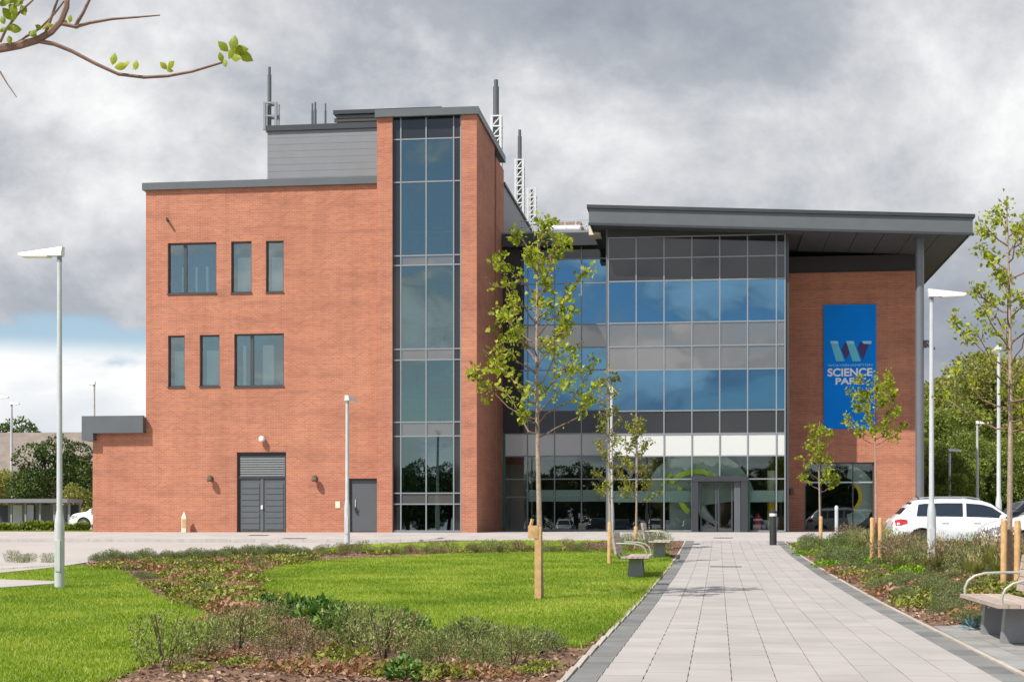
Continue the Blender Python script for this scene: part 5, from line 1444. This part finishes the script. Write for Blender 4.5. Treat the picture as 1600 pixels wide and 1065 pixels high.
car1 = make_car('parked_car', 'car_white', 'white estate car with red tail lamp parked behind the tall bed grasses')
car1.location = cpos(8.0, 47.6); car1.rotation_euler = (0, 0, math.radians(2))
car2 = make_car('parked_car', 'car_white', 'white car facing the path, its nose behind the paired stakes')
car2.location = cpos(9.05, 38.3); car2.rotation_euler = (0, 0, math.pi)
car3 = make_car('parked_car', 'car_dark', 'dark car parked beyond the canopy column')
car3.location = cpos(16.4, 78.); car3.rotation_euler = (0, 0, math.radians(200))
p = atd(163, 812, 79)
copy_tree(car1, (p.x+.6, p.y, -.1), math.radians(175), label='small white car glimpsed between the brick wing and bus shelter')
# the car park row the glass reflects, and unseen trees added to darken its reflections
grp = 'cars parked in the row mirrored in the glass'
for i, (x, src) in enumerate(((-19.5, car1), (-16.6, car3), (-13.4, car1), (-10.3, car3), (-7.4, car3), (-4.3, car1), (-1.2, car3), (4.6, car1), (7.6, car3))):
    copy_tree(src, (x, -9.0, -1.045), math.radians(90 if i % 3 else 270), label='parked car in the row mirrored in the ground floor glass', group=grp)
grt = 'unseen trees added to darken the ground floor reflections'
for x, y, s_, rz in ((-50, -31, 1.2, 1.2), (-46, -34, 1.1, 0), (-42, -31, 1.2, 2.1), (-34, -31, 1.25, .4), (-26, -32, 1.2, 3.4), (-18, -31, 1.15, 4.4), (-10, -32, 1.2, 5.2), (-1.5, -32, 1.2, 2.2), (7, -32, 1.2, .9), (15, -31, 1.2, 3.9), (24, -32, 1.2, 1.1), (-38, -34, 1.1, 0), (-30, -30, 1.25, 1.), (-22, -33, 1.05, 2.), (-14, -30, 1.3, 3.), (-6, -34, 1.1, 4.), (3, -31, 1.2, 5.), (11, -33, 1.15, .6), (19, -30, 1.2, 1.6), (28, -33, 1.1, 2.6)):
    big_tree(DARK, (x, y, -1.05), s_*1.0, rz, 'dark tree of the unseen row added to darken the ground floor reflections', grt)

# ================================================================== BEDS, SHRUBS AND GRASS
def tuft_mesh(name, seed, kind, mname):
    rng = np.random.default_rng(seed)
    if kind == 'heather':      # dome of fine upright sprays
        n = 1300; a = rng.uniform(0, 6.28, n); r = .30*np.sqrt(rng.uniform(0, 1, n)); hh = (.36-1.6*r*r)*rng.uniform(.25, 1.08, n)
        C = np.stack([r*np.cos(a), r*np.sin(a), np.maximum(hh, .01)], 1); D = norm(np.stack([np.cos(a)*r*2.2, np.sin(a)*r*2.2, np.full(n, .8)], 1) + rng.normal(size=(n, 3))*.35)
        return np_mesh(name, *leaf_quads(C, D, rng.uniform(.025, .055, n), .013, rng), mname)
    if kind == 'spiky':        # taller open sprays
        n = 950; a = rng.uniform(0, 6.28, n); r = .26*np.sqrt(rng.uniform(0, 1, n)); hh = (.45-1.9*r*r)*rng.uniform(.15, 1.1, n)
        C = np.stack([r*np.cos(a)*(1+hh), r*np.sin(a)*(1+hh), np.maximum(hh, .01)], 1); D = norm(np.stack([np.cos(a)*r*1.5, np.sin(a)*r*1.5, np.full(n, .7)], 1) + rng.normal(size=(n, 3))*.45)
        return np_mesh(name, *leaf_quads(C, D, rng.uniform(.028, .065, n), .014, rng), mname)
    if kind == 'glossy':
        n = 150; q = unit(rng, n, -.1, 1); C = q*np.array([.26, .26, .34])*rng.uniform(.5, 1.05, n)[:, None] + np.array([0, 0, .04]); D = norm(q + rng.normal(size=(n, 3))*.6)
        L_ = rng.uniform(.09, .15, n)
        return np_mesh(name, *leaf_quads(C, D, L_, L_*.62, rng), mname)
    if kind == 'ground':
        n = 260; a = rng.uniform(0, 6.28, n); r = .36*np.sqrt(rng.uniform(0, 1, n)); C = np.stack([r*np.cos(a), r*np.sin(a), rng.uniform(.01, .15, n)*(1.1-1.6*r)], 1)
        C[:, 2] = np.maximum(C[:, 2], .01); D = norm(unit(rng, n, -.1, .9)); L_ = rng.uniform(.045, .095, n)
        return np_mesh(name, *leaf_quads(C, D, L_, L_*.6, rng), mname)
    if kind == 'grass':        # arching ornamental grass, narrow blades of three segments
        n = 170; parts = []
        a = rng.uniform(0, 6.28, n); b_ = np.stack([np.cos(a), np.sin(a), np.zeros(n)], 1); base = b_*.10*rng.uniform(0, 1, (n, 1))
        hgt = rng.uniform(.45, .95, n)[:, None]; out = rng.uniform(.05, .42, n)[:, None]; up_ = np.array([0, 0, 1.])
        side = np.stack([-np.sin(a), np.cos(a), np.zeros(n)], 1)*.009
        p0, p1, p2 = base, base + b_*out*.35 + up_*hgt*.62, base + b_*out + up_*hgt
        V = np.stack([p0-side, p0+side, p1+side*.9, p1-side*.9, p2+side*.2, p2-side*.2], 1).reshape(-1, 3)
        i0 = np.arange(n)[:, None]*6; F = np.concatenate([i0+np.array([0, 1, 2, 3]), i0+np.array([3, 2, 4, 5])])
        return np_mesh(name, V, F, mname)
    if kind == 'seed':
        n = 40; a = rng.uniform(0, 6.28, n); r = .22*np.sqrt(rng.uniform(0, 1, n)); C = np.stack([r*np.cos(a), r*np.sin(a), rng.uniform(.72, 1.02, n)], 1)
        D = norm(np.stack([np.cos(a)*.3, np.sin(a)*.3, np.full(n, 1.)], 1)); return np_mesh(name, *leaf_quads(C, D, rng.uniform(.10, .2, n), .026, rng), mname)
    if kind == 'agave':
        n = 34; q = unit(rng, n, .05, 1); C = q*.02 + np.array([0, 0, .03]); return np_mesh(name, *leaf_quads(C, q, rng.uniform(.14, .2, n), .035, rng), mname)
def stem_mesh(name, seed, n, h, r):
    rng = np.random.default_rng(seed); m = MB()
    for i in range(n):
        a = rng.uniform(0, 6.28); m.tube([(0.02*math.cos(a), .02*math.sin(a), -.03), (r*.5*math.cos(a), r*.5*math.sin(a), h*.55), (r*math.cos(a), r*math.sin(a), h)], [.007, .005, .003], 4)
    return m.mesh(name, 'twig_brown')
VAR = {}
def variants(key, kind, mname, k, stems):
    VAR[key] = [(tuft_mesh('foliage', 100+17*i+hash_(key), kind, mname), stem_mesh('stems', i+5, *stems) if stems else None) for i in range(k)]
def hash_(s_): return sum(ord(c)*(i+3) for i, c in enumerate(s_)) % 9973
variants('heather', 'heather', 'leaf_heather', 4, (7, .30, .20))
variants('heather_green', 'heather', 'leaf_heather_green', 4, (7, .30, .20))
variants('spiky', 'spiky', 'leaf_heather', 4, (9, .48, .22))
variants('spiky_brown', 'spiky', 'leaf_brown', 3, (11, .44, .22))
variants('glossy', 'glossy', 'leaf_glossy', 3, (6, .28, .16))
variants('russet', 'ground', 'leaf_russet', 4, (5, .08, .2))
variants('ground', 'ground', 'leaf_ground', 4, (5, .08, .2))
variants('bright', 'ground', 'leaf_bright', 3, (5, .08, .2))
variants('grass', 'grass', 'leaf_grassy', 5, None)
variants('agave', 'agave', 'leaf_blue', 1, None)
SEED = [tuft_mesh('seed_heads', 60+i, 'seed', 'seed_head') for i in range(3)]
rs = random.Random(21)
def plant(key, name, x, y, s, label, cat, group, zsc=1.):
    v = rs.choice(VAR[key]); z = float(zs(x, y))
    r = empty(name, (x, y, z), rs.uniform(0, 6.28)); r.scale = (s, s, s*zsc); tag(r, label, cat, group)
    link('foliage', v[0], r)
    if v[1] is not None: link('stems', v[1], r)
    return r
def scatter(poly, n, mind, avoid=(), px_ok=None):
    xs = [p[0] for p in poly]; ys = [p[1] for p in poly]; out = []; tries = 0
    while len(out) < n and tries < n*60:
        tries += 1
        x, y = rs.uniform(min(xs), max(xs)), rs.uniform(min(ys), max(ys))
        if not inside(poly, x, y): continue
        if any(inside(a, x, y) for a in avoid): continue
        if any((x-a)**2+(y-b)**2 < mind**2 for a, b in out): continue
        out.append((x, y))
    return out
LAWNS = [lawn_left, lawn_mid, lawn_strip]
# (1) the winding bed: low mixed ground cover
bed_mid = [xy(G(140, 882)), xy(G(300, 874)), xy(G(450, 868)), xy(G(510, 876)), xy(G(400, 903)), xy(G(440, 942)), xy(G(520, 964)), xy(G(520, 985)), xy(G(345, 985)), xy(G(330, 965)), xy(G(200, 896))]
for x, y in scatter(bed_mid, 150, .32, LAWNS):
    k = rs.random()
    if k < .40: plant('russet', 'groundcover_plant', x, y, rs.uniform(.7, 1.25), 'low russet ground cover plant in the winding bed between the lawns', 'plant', 'russet ground cover in the winding bed')
    elif k < .90: plant('ground', 'groundcover_plant', x, y, rs.uniform(.7, 1.25), 'low olive green ground cover plant in the winding bed between the lawns', 'plant', 'olive ground cover in the winding bed')
    else: plant('heather_green', 'shrub', x, y, rs.uniform(.45, .75), 'small green mounded shrub in the winding bed between the lawns', 'shrub', 'small mounds in the winding bed')
# (2) the row of small green shrubs along the road edge
for i in range(46):
    t = i/45; px = 150 + 330*t; py = 880 - 13*t + rs.uniform(-1.5, 2.5); g = G(px + rs.uniform(-3, 3), py)
    plant('heather_green', 'shrub', g.x, g.y, rs.uniform(.55, .95), 'green mounded shrub in the row along the service road edge', 'shrub', 'shrubs along the service road', rs.uniform(.8, 1.2))
for px, py in ((445, 868), (440, 866), (390, 868), (362, 872), (20, 880), (36, 881), (48, 879), (75, 881)):
    g = G(px, py); plant('spiky', 'shrub', g.x, g.y, rs.uniform(.55, .95), 'taller spiky shrub standing up at the service road edge', 'shrub', 'spiky shrubs at the service road')
# (3) the thin bed behind the middle lawn
for i in range(64):
    t = i/63; g = G(490 + 450*t + rs.uniform(-5, 5), 866 - 5*t + rs.uniform(-2, 2.))
    if rs.random() < .8: plant(rs.choice(['spiky_brown', 'spiky_brown', 'spiky', 'heather']), 'shrub', g.x, g.y, rs.uniform(.45, .85), 'dry brownish shrub in the thin bed behind the middle lawn', 'shrub', 'brownish shrubs behind the middle lawn')
    else: plant('ground', 'groundcover_plant', g.x, g.y, rs.uniform(.7, 1.1), 'low plant in the thin bed behind the middle lawn', 'plant', 'low plants behind the middle lawn')
for px, py in ((1010, 836), (1025, 838), (1036, 840), (975, 840), (985, 842)):
    g = G(px, py+20); plant('spiky', 'shrub', g.x, g.y, rs.uniform(1.0, 1.4), 'tall pale wispy shrub behind the lawn benches', 'shrub', 'wispy shrubs behind the benches')
# (4) foreground shrubs, placed one by one
def one(key, px, py, s, label, cat='shrub', name='shrub', zsc=1., group=None):
    g = G(px, py); plant(key, name, g.x, g.y, s, label, cat, group, zsc)
one('spiky', 258, 1046, 1.05, 'tall grey green shrub alone at the edge of the side lawn', zsc=1.1)
one('spiky', 322, 1030, .85, 'grey green shrub between the side lawn and the bark mulch')
for px, py, s, lb in ((372, 1014, 1.0, 'open grey green shrub behind the low leafy plants at the side lawn corner'), (405, 1000, .8, 'smaller open shrub between the side lawn corner and the glossy shrubs'), (350, 998, .6, 'smallest open shrub touching the side lawn edge'),
                      (556, 1020, 1.15, 'largest open grey green shrub, in the middle of the bark bed'), (598, 1028, 1.1, 'open grey green shrub between the largest one and the heather mounds'), (634, 1010, .85, 'open shrub against the middle lawn beside the heather mounds')):
    one('spiky', px, py, s, lb)
for px, py, s in ((450, 1015, .75), (490, 1030, .7), (424, 1034, .55), (578, 1000, .6), (470, 1000, .55)):
    one('spiky_brown', px, py, s, 'brownish twiggy shrub in the front row of the bark bed', group='brown twiggy shrubs of the bark bed')
for i, (px, py, s) in enumerate(((690, 1040, .95), (735, 1024, 1.1), (776, 1016, .8), (800, 1038, 1.0), (838, 1026, .85), (668, 1018, .65), (757, 1047, .8), (862, 1018, .6), (708, 1006, .55), (652, 1042, .6))):
    one('heather_green' if i % 3 == 1 else 'heather', px, py, s, 'dense grey green heather mound in the front of the bark bed', group='heather mounds of the bark bed')
for px, py, s in ((462, 965, .85), (485, 972, .9), (505, 985, 1.0), (520, 972, .8), (525, 1008, .9), (515, 995, .85), (640, 990, .7), (655, 992, .6), (418, 955, .7)):
    one('glossy', px, py, s, 'glossy dark green leafy shrub at the edge of the middle lawn', group='glossy leafy shrubs')
one('glossy', 632, 1062, .55, 'single pale leafy plant in the bark at the front of the bed', 'plant', 'broadleaf_plant')
one('glossy', 716, 994, .4, 'single small leafy plant among the heather mounds', 'plant', 'broadleaf_plant')
for px, py in ((400, 975), (432, 984), (382, 968), (415, 992), (366, 976), (540, 1000), (525, 1030), (612, 1000), (340, 1030), (452, 1045), (575, 1052), (715, 1056), (820, 1052), (300, 1048), (660, 1000), (378, 1040), (410, 1046), (480, 1052), (540, 1045), (600, 1055), (640, 1056), (690, 1060), (770, 1060), (850, 1045), (505, 1015), (430, 1010), (395, 1022), (620, 1048), (560, 1050)):
    one(rs.choice(['ground', 'russet', 'ground']), px + rs.uniform(-6, 6), py, rs.uniform(.5, .95), 'low leafy plant between the front shrubs of the bark bed', 'plant', 'groundcover_plant', group='low plants of the bark bed')
g = G(560, 958); plant('russet', 'groundcover_plant', g.x, g.y, .35, 'tiny dark red plant alone in the middle lawn', 'plant', None, 1.6)
# (5) the right-hand bed
low_r = [(pr(20)+.75, 20.6), (6.3, 20.6), (5.7, 30), (4.6, 38), (pr(38)+.5, 38)]
for x, y in scatter(low_r, 105, .36, [[(3., 14), (4.9, 14), (4.9, 20.6), (3., 20.6)]]):
    k = rs.random()
    if k < .62: plant('heather_green', 'shrub', x, y, rs.uniform(.55, 1.0), 'low grey green mound in the bed beside the path', 'shrub', 'low mounds in the bed beside the path', .75)
    elif k < .85: plant('ground', 'groundcover_plant', x, y, rs.uniform(.8, 1.2), 'low leafy plant in the bed beside the path', 'plant', 'low leafy plants beside the path')
    else: plant('russet', 'groundcover_plant', x, y, rs.uniform(.8, 1.2), 'russet low plant in the bed beside the path', 'plant', 'russet plants beside the path')
far_r = [(pr(40)+.55, 38.), (4.6, 38.), (5.4, 44), (4.9, 50), (3.9, 52.3), (pr(52)+.5, 52.3)]
for x, y in scatter(far_r, 60, .36):
    plant(rs.choice(['bright', 'ground', 'heather_green']), 'groundcover_plant', x, y, rs.uniform(.8, 1.3), 'green low plant at the forecourt end of the bed', 'plant', 'low plants at the forecourt end')
tall_r = [(4.9, 28.5), (6.6, 27.5), (6.4, 34), (5.85, 41), (5.5, 49), (4.4, 50.5), (4.5, 42), (4.3, 36)]
for x, y in scatter(tall_r, 95, .31):
    g = plant('grass', 'sedge_plant', x, y, rs.uniform(.40, .66), 'tall arching ornamental grass in the bed before the parked cars', 'plant', 'ornamental grasses before the parked cars')
    if rs.random() < .35: link('seed_heads', rs.choice(SEED), g)
for x, y in scatter(tall_r, 34, .5):
    plant(rs.choice(['spiky', 'heather_green', 'spiky_brown']), 'shrub', x, y, rs.uniform(1.0, 1.5), 'rounded shrub among the ornamental grasses before the parked cars', 'shrub', 'shrubs among the ornamental grasses', 1.15)
for x, y in scatter([(4.2, 34), (5.0, 32), (5.0, 41), (4.2, 41)], 16, .35):
    plant('bright', 'groundcover_plant', x, y, rs.uniform(.8, 1.2), 'bright green low plant below the paired stakes', 'plant', 'bright green plants below the stakes', 1.3)
for x, y in scatter([(4.2, 19.9), (7.5, 19.9), (7.0, 27), (4.6, 27)], 34, .42):
    plant(rs.choice(['russet', 'ground']), 'groundcover_plant', x, y, rs.uniform(.9, 1.3), 'low mixed plant behind the path bench', 'plant', 'low plants behind the path bench')
one('agave', 1518, 985, 1.0, 'spiky blue plant in the bark beside the path bench', 'plant', 'blue_plant')

# bark mulch chips (uncountable)
def chips(poly, n, avoid, seed):
    rng = np.random.default_rng(seed); xs = [p[0] for p in poly]; ys = [p[1] for p in poly]
    X = rng.uniform(min(xs), max(xs), n*3); Y = rng.uniform(min(ys), max(ys), n*3)
    keep = inside(poly, X, Y)
    for a in avoid: keep &= ~inside(a, X, Y)
    keep &= rng.uniform(0, 1, n*3) < np.clip((17./np.maximum(Y, 10))**1.6, 0, 1)
    X, Y = X[keep][:n], Y[keep][:n]; k = len(X)
    C = np.stack([X, Y, zs(X, Y)+rng.uniform(.004, .03, k)], 1); D = norm(unit(rng, k, -.25, .45)); L_ = rng.uniform(.02, .085, k)
    return leaf_quads(C, D, L_, L_*.45, rng)
V, F = join([chips(bed_left, 60000, LAWNS, 1), chips(bed_right, 30000, [[(3., 14), (4.7, 14), (4.7, 20.4), (3., 20.4)]], 2)])
o = link('bark_mulch', np_mesh('bark_mulch', V, F, 'mulch_chip')); tag(o, 'reddish brown bark chips covering the planting beds', 'mulch', kind='stuff')

def edge_tufts(poly, n, seed):
    rng = np.random.default_rng(seed); P_ = np.array(poly); out = []
    seg = [(P_[i], P_[(i+1) % len(P_)]) for i in range(len(P_))]; ln = np.array([np.linalg.norm(b-a) for a, b in seg]); k = rng.choice(len(seg), n, p=ln/ln.sum())
    t = rng.uniform(0, 1, n)[:, None]; A = np.array([s_[0] for s_ in seg])[k]; B_ = np.array([s_[1] for s_ in seg])[k]
    Q = A + (B_-A)*t + rng.normal(size=(n, 2))*.035
    ok = (Q[:, 1] > 10) & (Q[:, 1] < 52); Q = Q[ok]; m = len(Q); a = rng.uniform(0, 6.28, m)
    B0 = np.stack([Q[:, 0], Q[:, 1], zs(Q[:, 0], Q[:, 1])], 1); w = .007*(1+.02*np.maximum(Q[:, 1]-14, 0)); s_ = np.stack([np.cos(a)*w, np.sin(a)*w, 0*a], 1)
    T_ = B0 + np.stack([rng.normal(size=m)*.035, rng.normal(size=m)*.035, rng.uniform(.03, .10, m)], 1)
    return np.stack([B0-s_, B0+s_, T_], 1).reshape(-1, 3), np.arange(3*m).reshape(-1, 3)
# mown grass (uncountable)
def blades(poly, n, avoid, seed, ymin=9.):
    rng = np.random.default_rng(seed); xs = [p[0] for p in poly]; ys = [p[1] for p in poly]
    X = rng.uniform(min(xs), max(xs), n*4); Y = rng.uniform(max(ymin, min(ys)), max(ys), n*4)
    keep = inside(poly, X, Y)
    for a in avoid: keep &= ~inside(a, X, Y)
    keep &= rng.uniform(0, 1, n*4) < np.clip((14./np.maximum(Y, 10))**1.2, 0, 1)
    X, Y = X[keep][:n], Y[keep][:n]; k = len(X)
    grow = 1 + .02*np.maximum(Y-14, 0)
    a = rng.uniform(0, 6.28, k); w = .006*grow; h = rng.uniform(.025, .06, k)
    tl = rng.normal(size=(k, 2))*.022
    B0 = np.stack([X, Y, zs(X, Y)+.022], 1); s_ = np.stack([np.cos(a)*w, np.sin(a)*w, np.zeros(k)], 1)
    T_ = B0 + np.stack([tl[:, 0], tl[:, 1], h], 1)
    return np.stack([B0-s_, B0+s_, T_], 1).reshape(-1, 3), np.arange(3*k).reshape(-1, 3)
side_p = [[xy(G(-120, 879)), xy(G(60, 878)), xy(G(141, 880)), xy(G(100, 887)), xy(G(0, 898)), xy(G(-120, 907))], [xy(G(-120, 904)), xy(G(0, 907)), xy(G(98, 911)), xy(G(80, 916)), xy(G(0, 922)), xy(G(-120, 931))]]
V, F = join([blades(lawn_left, 230000, side_p, 3), blades(lawn_mid, 260000, [], 4), blades(lawn_strip, 12000, [], 5), edge_tufts(lawn_left, 14000, 8), edge_tufts(lawn_mid, 14000, 9)])
o = link('grass_blades', np_mesh('grass_blades', V, F, 'grass_blade')); tag(o, 'short mown grass of the lawns', 'grass', kind='stuff')
